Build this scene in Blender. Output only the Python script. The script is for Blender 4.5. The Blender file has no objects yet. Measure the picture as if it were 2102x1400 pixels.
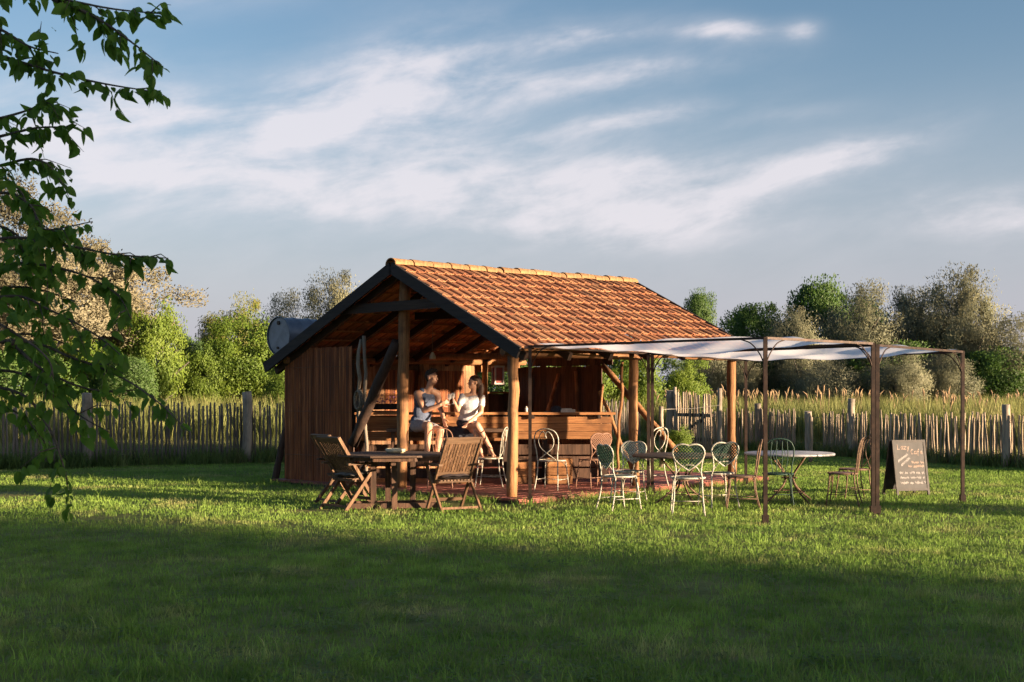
import bpy, math, random
import numpy as np
from mathutils import Vector as V, Matrix as M, Quaternion
R = math.radians
random.seed(7); np.random.seed(7)
scn = bpy.context.scene
COL = scn.collection

# ------------------------------------------------------------------ camera
F = 2500.0; CX = 1051.0; HY = 805.0; CH = 1.58          # photo pixels: focal, centre, horizon; eye height in metres
cd = bpy.data.cameras.new('camera'); cam = bpy.data.objects.new('camera', cd); COL.objects.link(cam)
cam.location = (0, 0, CH); cam.rotation_euler = (R(90), 0, 0)
cd.sensor_width = 36; cd.lens = 36 * F / 2102; cd.shift_y = (HY - 700) / 2102
cd.dof.use_dof = True; cd.dof.focus_distance = 19.0; cd.dof.aperture_fstop = 10; cd.clip_end = 3000; scn.camera = cam

# ------------------------------------------------------------------ sun, sky, exposure
SUN_EL = R(5.5); SH = V((.90, -.43)).normalized()
SUN = V((SH.x * math.cos(SUN_EL), SH.y * math.cos(SUN_EL), math.sin(SUN_EL)))
sl = bpy.data.lights.new('sun', 'SUN'); sl.energy = 5.0; sl.angle = R(0.8); sl.color = (1.0, .75, .50)
so = bpy.data.objects.new('sun', sl); COL.objects.link(so); so.rotation_euler = SUN.to_track_quat('Z', 'Y').to_euler()
scn.view_settings.view_transform = 'Standard'; scn.view_settings.look = 'None'
scn.view_settings.gamma = 1.0; scn.view_settings.use_curve_mapping = False
scn.view_settings.exposure = 1.9
scn.cycles.max_bounces = 6; scn.cycles.diffuse_bounces = 3; scn.cycles.glossy_bounces = 2; scn.cycles.transmission_bounces = 4; scn.cycles.transparent_max_bounces = 6
scn.cycles.use_adaptive_sampling = True; scn.cycles.adaptive_threshold = .012; scn.cycles.use_light_tree = False
scn.cycles.caustics_reflective = False; scn.cycles.caustics_refractive = False
scn.cycles.use_denoising = True

class NT:
    def __init__(s, nt): s.nt = nt; s.n = nt.nodes; s.l = nt.links
    def new(s, t, **k):
        o = s.n.new(t)
        for a, b in k.items(): setattr(o, a, b)
        return o
    def put(s, sock, val):
        if isinstance(val, bpy.types.NodeSocket): s.l.new(val, sock)
        elif val is not None: sock.default_value = val
    def m(s, op, a, b=None, c=None, clamp=False):
        o = s.new('ShaderNodeMath', operation=op, use_clamp=clamp)
        for i, q in enumerate((a, b, c)):
            if q is not None: s.put(o.inputs[i], q)
        return o.outputs[0]
    def mix(s, f, a, b, blend='MIX'):
        o = s.new('ShaderNodeMix', data_type='RGBA', blend_type=blend)
        s.put(o.inputs[0], f)
        for i, q in ((6, a), (7, b)):
            if isinstance(q, (tuple, list)) and len(q) == 3: q = (*q, 1)
            s.put(o.inputs[i], q)
        return o.outputs[2]
    def noise(s, vec, scale, detail=4, rough=.55, dist=0, out=0):
        o = s.new('ShaderNodeTexNoise'); s.put(o.inputs['Vector'], vec)
        o.inputs['Scale'].default_value = scale; o.inputs['Detail'].default_value = detail
        o.inputs['Roughness'].default_value = rough; o.inputs['Distortion'].default_value = dist
        return o.outputs[out]
    def ramp(s, f, stops):
        o = s.new('ShaderNodeValToRGB'); s.put(o.inputs[0], f)
        e = o.color_ramp.elements
        while len(e) < len(stops): e.new(.5)
        for i, (p, c) in enumerate(stops): e[i].position = p; e[i].color = (*c, 1) if len(c) == 3 else c
        return o.outputs[0]
    def mr(s, v, a, b, c=0., d=1., smooth=True):
        o = s.new('ShaderNodeMapRange', interpolation_type='SMOOTHSTEP' if smooth else 'LINEAR')
        s.put(o.inputs[0], v)
        for i, q in enumerate((a, b, c, d)): o.inputs[i + 1].default_value = q
        return o.outputs[0]
    def comb(s, x, y, z=0.):
        o = s.new('ShaderNodeCombineXYZ')
        for i, q in enumerate((x, y, z)): s.put(o.inputs[i], q)
        return o.outputs[0]

w = bpy.data.worlds.new('World'); scn.world = w; w.use_nodes = True
w.cycles.sampling_method = 'MANUAL'; w.cycles.sample_map_resolution = 256
nt = NT(w.node_tree); nt.n.clear()
sky = nt.new('ShaderNodeTexSky', sky_type='NISHITA'); sky.sun_disc = False
sky.sun_elevation = SUN_EL; sky.sun_rotation = math.atan2(SH.x, SH.y)
sky.air_density = 1.0; sky.dust_density = 1.6; sky.ozone_density = 2.2; sky.altitude = 50
tc = nt.new('ShaderNodeTexCoord').outputs['Generated']
sx = nt.new('ShaderNodeSeparateXYZ'); nt.l.new(tc, sx.inputs[0]); dx, dy, dz = sx.outputs
az = nt.m('ARCTAN2', dx, dy); el = nt.m('ARCSINE', dz)
warp = nt.noise(nt.comb(nt.m('MULTIPLY', az, 5), nt.m('MULTIPLY', el, 9)), 1.0, 2, .5)
w0 = nt.m('SUBTRACT', warp, .5)
azw = nt.m('ADD', az, nt.m('MULTIPLY', w0, .05)); elw = nt.m('ADD', el, nt.m('MULTIPLY', w0, .035))
el2 = nt.m('SUBTRACT', elw, nt.m('MULTIPLY', azw, .16))
fib = nt.noise(nt.comb(nt.m('MULTIPLY', azw, 9), nt.m('MULTIPLY', el2, 34)), 1.0, 5, .58, .3)
puf = nt.noise(nt.comb(nt.m('MULTIPLY', azw, 14), nt.m('MULTIPLY', el2, 26), 3.7), 1.0, 5, .6)
tex = nt.m('ADD', nt.m('MULTIPLY', fib, .55), nt.m('MULTIPLY', puf, .45))
# cloud banks, in photo-independent compass bearing (rad from the view axis) and elevation
BANKS = [(-.325, .203, .105, .036, .05, .85), (-.105, .222, .110, .040, .22, .80), (-.09, .262, .055, .030, .35, .45), (.095, .252, .085, .011, .12, .62), (.095, .219, .075, .008, .16, .60),
         (.06, .170, .115, .022, .06, .78), (.098, .138, .085, .016, .0, .72), (.065, .285, .045, .010, .1, .60), (.170, .283, .034, .007, 0, .85), (.256, .179, .070, .012, .26, .78),
         (-.14, .155, .10, .016, .1, .50), (-.27, .168, .05, .010, .1, .45), (.37, .134, .08, .018, -.1, .62), (-.29, .318, .10, .016, .05, .75), (.236, .284, .013, .006, 0, .60),
         (.20, .217, .05, .006, .05, .40), (-.04, .13, .45, .06, 0, .24)]
tot = None
for bx_, by_, rx, ry, tl, am in BANKS:
    rx *= 1.22; ry *= 1.28
    ddx = nt.m('SUBTRACT', azw, bx_); ddy = nt.m('SUBTRACT', nt.m('SUBTRACT', elw, by_), nt.m('MULTIPLY', ddx, tl))
    q = nt.m('ADD', nt.m('POWER', nt.m('ABSOLUTE', nt.m('DIVIDE', ddx, rx)), 2), nt.m('POWER', nt.m('ABSOLUTE', nt.m('DIVIDE', ddy, ry)), 2))
    g = nt.m('MULTIPLY', nt.m('EXPONENT', nt.m('MULTIPLY', q, -1)), am)
    tot = g if tot is None else nt.m('ADD', tot, g)
wide = nt.mr(nt.noise(tc, 2.6, 2, .5), .60, .80, 0, .22)
tot = nt.m('ADD', tot, wide)
soft = nt.m('MULTIPLY', tot, nt.mr(tex, .30, .66, .22, 1.0), clamp=True)
crisp = nt.mr(nt.m('ADD', tot, nt.m('MULTIPLY', nt.m('SUBTRACT', tex, .5), 2.2)), .42, 1.15)
dens = nt.m('ADD', nt.m('MULTIPLY', soft, .75), nt.m('MULTIPLY', crisp, .45), clamp=True)
dens = nt.m('MULTIPLY', dens, .76)
lowhaze = nt.mr(el, -.03, .30, .90, 0.)
skyc = nt.mix(lowhaze, sky.outputs[0], (2.08, 2.08, 2.42))
skyc = nt.mix(1., skyc, (.97, .945, .98), 'MULTIPLY')
skyc = nt.mix(dens, skyc, (3.25, 3.05, 3.20))
bg = nt.new('ShaderNodeBackground'); nt.l.new(skyc, bg.inputs[0]); bg.inputs[1].default_value = .075
wo = nt.new('ShaderNodeOutputWorld'); nt.l.new(bg.outputs[0], wo.inputs[0])

# ------------------------------------------------------------------ helpers
def G(px, py, z=0.):
    Y = (CH - z) * F / (py - HY); return V(((px - CX) / F * Y, Y, z))
def P(px, py, Y): return V(((px - CX) / F * Y, Y, CH + (HY - py) * Y / F))
def thing(name, label, cat, loc=(0, 0, 0), rz=0., group=None, kind=None):
    o = bpy.data.objects.new(name, None); COL.objects.link(o); o.empty_display_size = .1
    o.location = loc; o.rotation_euler = (0, 0, rz); return tag(o, label, cat, group, kind)
def tag(o, label=None, cat=None, group=None, kind=None):
    for k, q in (('label', label), ('category', cat), ('group', group), ('kind', kind)):
        if q: o[k] = q
    return o
def link(name, me, parent=None, mw=None):
    o = bpy.data.objects.new(name, me); COL.objects.link(o)
    if parent: o.parent = parent
    if mw is not None: o.matrix_local = mw
    return o
def copy_tree(o, parent=None):
    c = o.copy(); COL.objects.link(c); c.parent = parent
    for ch in list(o.children): copy_tree(ch, c)
    return c
def cr(pts, n=6):
    pts = [V(p) for p in pts]; q = [pts[0] * 2 - pts[1]] + pts + [pts[-1] * 2 - pts[-2]]; out = []
    for i in range(1, len(q) - 2):
        a, b, c, d = q[i - 1:i + 3]
        for k in range(n):
            t = k / n
            out.append(.5 * ((2 * b) + (c - a) * t + (2 * a - 5 * b + 4 * c - d) * t * t + (3 * b - a - 3 * c + d) * t ** 3))
    return out + [pts[-1]]
class MB:
    def __init__(s): s.v = []; s.f = []; s.sm = []
    def add(s, vs, fs, smooth=False):
        k = len(s.v); s.v += [tuple(p) for p in vs]; s.f += [tuple(i + k for i in f) for f in fs]; s.sm += [smooth] * len(fs); return s
    def box(s, c, d, rot=None, ch=0.):
        c = V(c); x, y, z = (q / 2 for q in d)
        vs = [V((a, b, e)) for e in (-z, z) for a, b in ((-x, -y), (x, -y), (x, y), (-x, y))]
        if rot is not None: vs = [rot @ q for q in vs]
        return s.add([c + q for q in vs], [(3, 2, 1, 0), (4, 5, 6, 7), (0, 1, 5, 4), (1, 2, 6, 5), (2, 3, 7, 6), (3, 0, 4, 7)])
    def bar(s, p0, p1, wd, ht, up=(0, 0, 1)):
        p0 = V(p0); p1 = V(p1); t = (p1 - p0); L = t.length; t = t / L; u = V(up); sd = t.cross(u)
        if sd.length < 1e-4: sd = t.cross(V((1, 0, 0)))
        sd.normalize(); u = sd.cross(t)
        return s.box((p0 + p1) / 2, (L, wd, ht), M((t, -sd, u)).transposed().to_3x3())
    def tube(s, pts, r, n=8, caps=True, closed=False):
        pts = [V(p) for p in pts]; m = len(pts)
        rs = r if isinstance(r, (list, tuple)) else [r] * m
        t0 = (pts[1] - pts[0]).normalized(); nn = t0.orthogonal().normalized(); vs = []
        for i, p in enumerate(pts):
            if closed: t = (pts[(i + 1) % m] - pts[i - 1])
            else: t = pts[min(i + 1, m - 1)] - pts[max(i - 1, 0)]
            if t.length < 1e-7: t = t0
            t = t.normalized(); nn = (nn - t * nn.dot(t))
            nn = nn.normalized() if nn.length > 1e-6 else t.orthogonal().normalized()
            b = t.cross(nn)
            for k in range(n):
                a = 2 * math.pi * k / n; vs.append(p + (nn * math.cos(a) + b * math.sin(a)) * rs[i])
        fs = []
        for i in range(m if closed else m - 1):
            j = (i + 1) % m
            for k in range(n):
                k2 = (k + 1) % n; fs.append((i * n + k, i * n + k2, j * n + k2, j * n + k))
        s.add(vs, fs, True)
        if caps and not closed:
            base = len(s.v) - len(vs)
            s.f += [tuple(base + k for k in reversed(range(n))), tuple(base + (m - 1) * n + k for k in range(n))]; s.sm += [False, False]
        return s
    def ell(s, c, r, rot=None, n=14, m=9):
        c = V(c); r = (r, r, r) if not isinstance(r, (tuple, list)) else r; vs = []
        for j in range(m + 1):
            th = math.pi * j / m
            for k in range(n):
                ph = 2 * math.pi * k / n
                q = V((r[0] * math.sin(th) * math.cos(ph), r[1] * math.sin(th) * math.sin(ph), r[2] * math.cos(th)))
                vs.append(c + (rot @ q if rot is not None else q))
        fs = [(j * n + k, (j + 1) * n + k, (j + 1) * n + (k + 1) % n, j * n + (k + 1) % n) for j in range(m) for k in range(n)]
        return s.add(vs, fs, True)
    def cap(s, p0, r0, p1, r1):
        s.tube([p0, V(p0).lerp(V(p1), .5), p1], [r0, (r0 + r1) / 2, r1], 12); s.ell(p0, r0, n=12, m=8); return s.ell(p1, r1, n=12, m=8)
    def lathe(s, prof, n=20, c=(0, 0, 0)):
        c = V(c); vs = [c + V((r * math.cos(2 * math.pi * k / n), r * math.sin(2 * math.pi * k / n), z)) for r, z in prof for k in range(n)]
        fs = [(i * n + k, i * n + (k + 1) % n, (i + 1) * n + (k + 1) % n, (i + 1) * n + k) for i in range(len(prof) - 1) for k in range(n)]
        return s.add(vs, fs, True)
    def prism(s, poly, z0, z1):
        n = len(poly); vs = [(x, y, z0) for x, y in poly] + [(x, y, z1) for x, y in poly]
        return s.add(vs, [tuple(reversed(range(n))), tuple(range(n, 2 * n))] + [(i, (i + 1) % n, n + (i + 1) % n, n + i) for i in range(n)])
    def mesh(s, name, mat):
        me = bpy.data.meshes.new(name); me.from_pydata(s.v, [], s.f)
        me.polygons.foreach_set('use_smooth', s.sm); me.materials.append(mat); me.update(); return me
    def build(s, name, mat, parent=None, mw=None): return link(name, s.mesh(name, mat), parent, mw)
def np_mesh(name, verts, nper, faces_per, mat, smooth=False):
    """verts (N*nper,3); every item has the same face list"""
    N = len(verts) // nper; me = bpy.data.meshes.new(name)
    fl = np.concatenate([np.array(f) for f in faces_per]); tot = np.array([len(f) for f in faces_per])
    loops = (fl[None, :] + (np.arange(N) * nper)[:, None]).ravel(); lt = np.tile(tot, N)
    me.vertices.add(len(verts)); me.vertices.foreach_set('co', np.asarray(verts, dtype=np.float32).ravel())
    me.loops.add(len(loops)); me.loops.foreach_set('vertex_index', loops.astype(np.int32))
    me.polygons.add(len(lt)); me.polygons.foreach_set('loop_start', (np.cumsum(lt) - lt).astype(np.int32))
    try: me.polygons.foreach_set('loop_total', lt.astype(np.int32))
    except Exception: pass
    if smooth: me.polygons.foreach_set('use_smooth', np.ones(len(lt), dtype=bool))
    me.materials.append(mat); me.update(calc_edges=True); return me

# ------------------------------------------------------------------ materials
def base_mat(name):
    m = bpy.data.materials.new(name); m.use_nodes = True; t = NT(m.node_tree); b = t.n['Principled BSDF']; return m, t, b
def wood(name, c1, c2, axis='z', scale=3., rnd=.35, rough=.75, bump=.25, stain=None, spec=.3):
    m, t, b = base_mat(name); tcn = t.new('ShaderNodeTexCoord'); oi = t.new('ShaderNodeObjectInfo')
    off = t.m('MULTIPLY', oi.outputs['Random'], 37.)
    mp = t.new('ShaderNodeMapping'); t.l.new(tcn.outputs['Object'], mp.inputs[0])
    mp.inputs['Scale'].default_value = {'x': (1, 14, 14), 'y': (14, 1, 14), 'z': (14, 14, 1)}[axis]
    t.l.new(t.comb(off, off, off), mp.inputs['Location'])
    g = t.noise(mp.outputs[0], scale, 6, .65, .6); g2 = t.noise(mp.outputs[0], scale * .23, 3, .5)
    f = t.mr(t.m('ADD', t.m('MULTIPLY', g, .65), t.m('MULTIPLY', g2, .35)), .32, .68)
    c = t.mix(f, c1, c2)
    if stain:
        big = t.mr(t.noise(tcn.outputs['Object'], 1.7, 4, .6), .48, .66); c = t.mix(t.m('MULTIPLY', big, .75), c, stain)
    v = t.m('ADD', t.m('MULTIPLY', oi.outputs['Random'], rnd * 2), 1 - rnd)
    hs = t.new('ShaderNodeHueSaturation'); t.l.new(c, hs.inputs['Color']); t.l.new(v, hs.inputs['Value'])
    t.l.new(hs.outputs[0], b.inputs['Base Color']); b.inputs['Roughness'].default_value = rough; b.inputs['Specular IOR Level'].default_value = spec
    bp = t.new('ShaderNodeBump'); bp.inputs['Strength'].default_value = bump; bp.inputs['Distance'].default_value = .02
    t.l.new(g, bp.inputs['Height']); t.l.new(bp.outputs[0], b.inputs['Normal']); return m
def plain(name, c, rough=.5, metal=0., c2=None, nsc=20., spec=.4, rnd=0., bump=.1):
    m, t, b = base_mat(name); tcn = t.new('ShaderNodeTexCoord'); oi = t.new('ShaderNodeObjectInfo')
    n = t.noise(tcn.outputs['Object'], nsc, 5, .65); col = t.mix(t.mr(n, .38, .66), c, c2 or tuple(q * .7 for q in c))
    if rnd:
        v = t.m('ADD', t.m('MULTIPLY', oi.outputs['Random'], rnd * 2), 1 - rnd); hs = t.new('ShaderNodeHueSaturation')
        t.l.new(col, hs.inputs['Color']); t.l.new(v, hs.inputs['Value']); col = hs.outputs[0]
    t.l.new(col, b.inputs['Base Color']); b.inputs['Roughness'].default_value = rough; b.inputs['Metallic'].default_value = metal
    b.inputs['Specular IOR Level'].default_value = spec
    if bump:
        bp = t.new('ShaderNodeBump'); bp.inputs['Strength'].default_value = bump; bp.inputs['Distance'].default_value = .01
        t.l.new(n, bp.inputs['Height']); t.l.new(bp.outputs[0], b.inputs['Normal'])
    return m
def leafy(name, cols, trans=.4, rough=.55, psc=1.5, tcol=None, spec=.25, per_island=True, puff=0., rv=.55):
    """foliage: colour varies per leaf (random per island) and in soft patches through space"""
    m, t, b = base_mat(name); ge = t.new('ShaderNodeNewGeometry'); oi = t.new('ShaderNodeObjectInfo')
    n = t.noise(ge.outputs['Position'], psc, 3, .6)
    r = ge.outputs['Random Per Island'] if per_island else n
    r = t.m('FRACT', t.m('ADD', r, t.m('MULTIPLY', oi.outputs['Random'], 7.3)))
    f = t.m('ADD', t.m('MULTIPLY', r, rv), t.m('MULTIPLY', t.mr(n, .3, .7), 1 - rv))
    c = t.ramp(f, [(i / (len(cols) - 1), q) for i, q in enumerate(cols)])
    t.l.new(c, b.inputs['Base Color']); b.inputs['Roughness'].default_value = rough; b.inputs['Specular IOR Level'].default_value = spec
    if puff:   # leaves of a far crown shade together with the clump they belong to
        tcn = t.new('ShaderNodeTexCoord'); vn = t.new('ShaderNodeVectorMath', operation='NORMALIZE'); t.l.new(tcn.outputs['Object'], vn.inputs[0])
        vt = t.new('ShaderNodeVectorTransform', vector_type='NORMAL', convert_from='OBJECT', convert_to='WORLD'); t.l.new(vn.outputs[0], vt.inputs[0])
        mx = t.new('ShaderNodeMix', data_type='VECTOR'); mx.inputs[0].default_value = puff; t.l.new(ge.outputs['Normal'], mx.inputs[4]); t.l.new(vt.outputs[0], mx.inputs[5])
        v2 = t.new('ShaderNodeVectorMath', operation='NORMALIZE'); t.l.new(mx.outputs[1], v2.inputs[0]); t.l.new(v2.outputs[0], b.inputs['Normal'])
    tr = t.new('ShaderNodeBsdfTranslucent'); t.l.new(t.mix(.6, c, tcol or tuple(q * 1.6 for q in cols[-1])), tr.inputs[0])
    ms = t.new('ShaderNodeMixShader'); ms.inputs[0].default_value = trans
    t.l.new(b.outputs[0], ms.inputs[1]); t.l.new(tr.outputs[0], ms.inputs[2])
    t.l.new(ms.outputs[0], t.n['Material Output'].inputs[0]); return m
def grass_mat(name, dark, lite, dry, tr=.35, hsc=.35):
    m, t, b = base_mat(name); ge = t.new('ShaderNodeNewGeometry'); p = ge.outputs['Position']
    flat = t.new('ShaderNodeVectorMath', operation='MULTIPLY'); t.l.new(p, flat.inputs[0]); flat.inputs[1].default_value = (1, 1, 0)
    n1 = t.noise(flat.outputs[0], hsc, 4, .6); n2 = t.noise(flat.outputs[0], hsc * 4.3, 4, .65); rr = ge.outputs['Random Per Island']
    f = t.m('ADD', t.m('ADD', t.m('MULTIPLY', t.mr(n1, .36, .64), .33), t.m('MULTIPLY', t.mr(n2, .36, .64), .35)), t.m('MULTIPLY', rr, .32))
    c = t.mix(f, dark, lite)
    d = t.m('MULTIPLY', t.mr(t.noise(flat.outputs[0], hsc * 2.2, 5, .7), .51, .68), t.mr(rr, .1, .9, .35, .9))
    c = t.mix(d, c, dry)
    pv = t.m('ADD', t.m('MULTIPLY', t.mr(t.noise(flat.outputs[0], hsc * 7., 4, .7), .34, .66), .62), .80); hs = t.new('ShaderNodeHueSaturation'); t.l.new(c, hs.inputs['Color']); t.l.new(pv, hs.inputs['Value']); c = hs.outputs[0]
    t.l.new(c, b.inputs['Base Color']); b.inputs['Roughness'].default_value = .6; b.inputs['Specular IOR Level'].default_value = .2
    trn = t.new('ShaderNodeBsdfTranslucent'); t.l.new(c, trn.inputs[0]); ms = t.new('ShaderNodeMixShader'); ms.inputs[0].default_value = tr
    t.l.new(b.outputs[0], ms.inputs[1]); t.l.new(trn.outputs[0], ms.inputs[2]); t.l.new(ms.outputs[0], t.n['Material Output'].inputs[0]); return m
MT = {}
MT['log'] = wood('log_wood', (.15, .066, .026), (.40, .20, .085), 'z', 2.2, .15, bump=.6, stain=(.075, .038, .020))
MT['logx'] = wood('log_wood_lying', (.15, .066, .026), (.40, .20, .085), 'x', 2.2, .15, bump=.6, stain=(.085, .042, .022))
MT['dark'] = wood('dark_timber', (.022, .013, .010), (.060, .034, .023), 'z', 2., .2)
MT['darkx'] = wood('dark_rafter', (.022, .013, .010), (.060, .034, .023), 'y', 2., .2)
MT['verge'] = wood('verge_board', (.013, .011, .012), (.034, .026, .024), 'y', 2., .1)
MT['plank'] = wood('old_plank', (.18, .085, .038), (.38, .20, .095), 'z', 2.2, .35, stain=(.05, .026, .015))
MT['plankx'] = wood('bar_plank', (.19, .075, .028), (.40, .19, .075), 'x', 2.2, .3, stain=(.12, .055, .026))
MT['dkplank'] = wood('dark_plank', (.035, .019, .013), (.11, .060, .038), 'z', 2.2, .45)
MT['greyw'] = wood('weathered_wood', (.16, .125, .095), (.34, .28, .215), 'z', 2.4, .3, stain=(.10, .085, .065))
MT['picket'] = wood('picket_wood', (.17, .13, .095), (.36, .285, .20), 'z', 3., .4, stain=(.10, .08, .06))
MT['picket_shade'] = wood('shaded_grey_picket_wood', (.085, .070, .058), (.19, .155, .125), 'z', 3., .35, stain=(.06, .05, .042))  # greyer picket wood, the hut's shade on the left fence darkened into its colour
MT['teak'] = wood('teak', (.075, .038, .020), (.20, .115, .062), 'z', 2.6, .22)
MT['teaky'] = wood('teak_lying', (.075, .042, .024), (.19, .115, .068), 'x', 2.6, .22)
MT['tabled'] = wood('dark_table_wood', (.055, .032, .022), (.15, .095, .065), 'x', 2.4, .2)
MT['tablez'] = wood('dark_leg_wood', (.045, .026, .018), (.14, .075, .045), 'z', 2.4, .2)
MT['deck'] = wood('red_deck_paint', (.17, .048, .036), (.30, .095, .070), 'x', 2., .18, .65, stain=(.13, .055, .042))
MT['reed'] = wood('reed_cane', (.17, .058, .020), (.36, .135, .050), 'z', 6., .1, stain=(.10, .036, .016))
def reed_mat():
    m, t, b = base_mat('reed_canes'); ge = t.new('ShaderNodeNewGeometry'); p = t.new('ShaderNodeMapping'); t.l.new(ge.outputs['Position'], p.inputs[0]); p.inputs['Scale'].default_value = (9, 9, .8)
    n = t.noise(p.outputs[0], 1.6, 5, .65); f = t.m('ADD', t.m('MULTIPLY', ge.outputs['Random Per Island'], .6), t.m('MULTIPLY', t.mr(n, .35, .65), .4))
    c = t.ramp(f, [(0, (.065, .018, .006)), (.4, (.17, .050, .014)), (.75, (.32, .10, .028)), (1, (.56, .24, .08))]); t.l.new(c, b.inputs['Base Color']); b.inputs['Roughness'].default_value = .7; return m
MT['reed'] = reed_mat()
MT['white'] = plain('cream_enamel', (.47, .45, .38), .5, 0, (.27, .24, .18), 22)
MT['rust'] = plain('rusty_iron', (.10, .058, .036), .7, .3, (.19, .125, .08), 30)
MT['iron'] = plain('brown_steel', (.024, .015, .012), .5, .5, (.048, .029, .021), 12)
MT['greenw'] = plain('green_wicker', (.010, .034, .024), .6, 0, (.022, .06, .042), 60)
MT['whitew'] = plain('pale_wicker', (.42, .45, .38), .6, 0, (.25, .29, .24), 60)
MT['brownw'] = plain('brown_wicker', (.17, .085, .055), .65, 0, (.26, .14, .09), 60)
MT['tanw'] = plain('tan_wicker', (.42, .25, .11), .65, 0, (.30, .16, .07), 60)
MT['tabletop'] = plain('pale_table_metal', (.36, .36, .38), .45, .2, (.24, .23, .23), 8)
MT['cream'] = plain('cream_ceramic', (.62, .55, .38), .35, 0, (.5, .42, .27), 6)
MT['drum'] = plain('blue_grey_drum', (.11, .13, .165), .42, .35, (.08, .10, .13), 5)
MT['drumcap'] = plain('pale_drum_end', (.20, .22, .265), .5, .15, (.15, .165, .20), 5)
MT['black'] = plain('black_board', (.024, .022, .023), .6, 0, (.045, .040, .040), 6)
MT['blackw'] = plain('black_frame', (.022, .018, .017), .6, 0, (.045, .034, .03), 14)
MT['chalk'] = plain('chalk', (.46, .43, .41), .9, 0, (.20, .18, .18), 70)
MT['chalko'] = plain('peach_chalk', (.48, .36, .30), .9, 0, (.24, .17, .14), 70)
MT['cush'] = plain('grey_cushion', (.20, .185, .165), .9, 0, (.12, .11, .10), 8)
MT['cushd'] = plain('dark_cushion', (.035, .026, .026), .9, 0, (.06, .045, .045), 8)
MT['redp'] = plain('red_paint', (.33, .065, .055), .5, 0, (.22, .05, .045), 12)
MT['whitep'] = plain('white_paint', (.62, .56, .52), .5, 0, (.45, .40, .36), 12)
MT['wire'] = plain('fence_wire', (.28, .26, .24), .5, .6, (.18, .15, .13), 12, bump=0)
MT['rope'] = plain('rope', (.24, .20, .15), .9, 0, (.14, .115, .085), 50)
MT['navy'] = plain('navy_cloth', (.018, .020, .032), .85, 0, (.035, .04, .055), 20)
MT['bark'] = wood('bark', (.055, .042, .032), (.16, .125, .095), 'z', 3., .2, .9, .6)
MT['barkg'] = wood('grey_bark', (.075, .065, .055), (.19, .165, .135), 'z', 3., .2, .9, .6)
def tile_mat():
    m, t, b = base_mat('clay_tile'); oi = t.new('ShaderNodeObjectInfo'); tcn = t.new('ShaderNodeTexCoord'); ge = t.new('ShaderNodeNewGeometry')
    rr = t.m('FRACT', t.m('ADD', oi.outputs['Random'], t.m('MULTIPLY', ge.outputs['Random Per Island'], 3.31)))
    c = t.ramp(rr, [(0, (.22, .088, .048)), (.25, (.31, .130, .066)), (.5, (.37, .170, .085)), (.72, (.27, .110, .060)), (.88, (.40, .205, .105)), (1, (.16, .078, .050))])
    n = t.noise(ge.outputs['Position'], 9., 6, .7); c = t.mix(t.m('MULTIPLY', t.mr(n, .47, .68), .7), c, (.085, .048, .032))
    n2 = t.noise(ge.outputs['Position'], 30., 4, .7); c = t.mix(t.m('MULTIPLY', t.mr(n2, .56, .72), .5), c, (.46, .32, .15))
    clean_lit = t.ramp(rr, [(0, (.46, .20, .10)), (.5, (.58, .27, .14)), (1, (.50, .23, .12))]); c = t.mix(ge.outputs['Backfacing'], c, clean_lit)   # bounced light brightened into the undersides, over clean clay
    t.l.new(c, b.inputs['Base Color']); b.inputs['Roughness'].default_value = .85; b.inputs['Specular IOR Level'].default_value = .2
    bp = t.new('ShaderNodeBump'); bp.inputs['Strength'].default_value = .35; bp.inputs['Distance'].default_value = .01
    t.l.new(n2, bp.inputs['Height']); t.l.new(bp.outputs[0], b.inputs['Normal']); return m
MT['tile'] = tile_mat()
MT['ridge'] = plain('lichen_ridge_tile', (.32, .195, .09), .85, 0, (.19, .10, .05), 14, .2, .2, .4)
def cloth_mat(name, c, tr, thin=0.):
    m, t, b = base_mat(name); b.inputs['Base Color'].default_value = (*c, 1); b.inputs['Roughness'].default_value = .9; b.inputs['Specular IOR Level'].default_value = .1
    k = t.new('ShaderNodeBsdfTranslucent'); k.inputs[0].default_value = (*c, 1); ms = t.new('ShaderNodeMixShader'); ms.inputs[0].default_value = tr
    t.l.new(b.outputs[0], ms.inputs[1]); t.l.new(k.outputs[0], ms.inputs[2]); tp = t.new('ShaderNodeBsdfTransparent'); m2 = t.new('ShaderNodeMixShader'); m2.inputs[0].default_value = thin
    t.l.new(ms.outputs[0], m2.inputs[1]); t.l.new(tp.outputs[0], m2.inputs[2]); t.l.new(m2.outputs[0], t.n['Material Output'].inputs[0]); return m
MT['sheet'] = cloth_mat('white_canopy_cloth', (.96, .95, .97), .85, .20)
def skin_mat(name, c):
    m, t, b = base_mat(name); b.inputs['Base Color'].default_value = (*c, 1); b.inputs['Roughness'].default_value = .5
    b.inputs['Subsurface Weight'].default_value = .15; b.inputs['Subsurface Radius'].default_value = (.02, .008, .004); return m
MT['skin'] = skin_mat('skin', (.52, .285, .185))
MT['glass'] = plain('pale_glass', (.8, .8, .78), .05, 0, (.7, .7, .68), 4, .5, 0, 0); MT['glass'].node_tree.nodes['Principled BSDF'].inputs['Transmission Weight'].default_value = .8
def thin_glass():
    m, t, b = base_mat('thin_glass'); b.inputs['Base Color'].default_value = (.9, .9, .88, 1); b.inputs['Roughness'].default_value = .06; tp = t.new('ShaderNodeBsdfTransparent'); ms = t.new('ShaderNodeMixShader'); ms.inputs[0].default_value = .80
    t.l.new(b.outputs[0], ms.inputs[1]); t.l.new(tp.outputs[0], ms.inputs[2]); t.l.new(ms.outputs[0], t.n['Material Output'].inputs[0]); return m
MT['glass'] = thin_glass()
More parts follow.
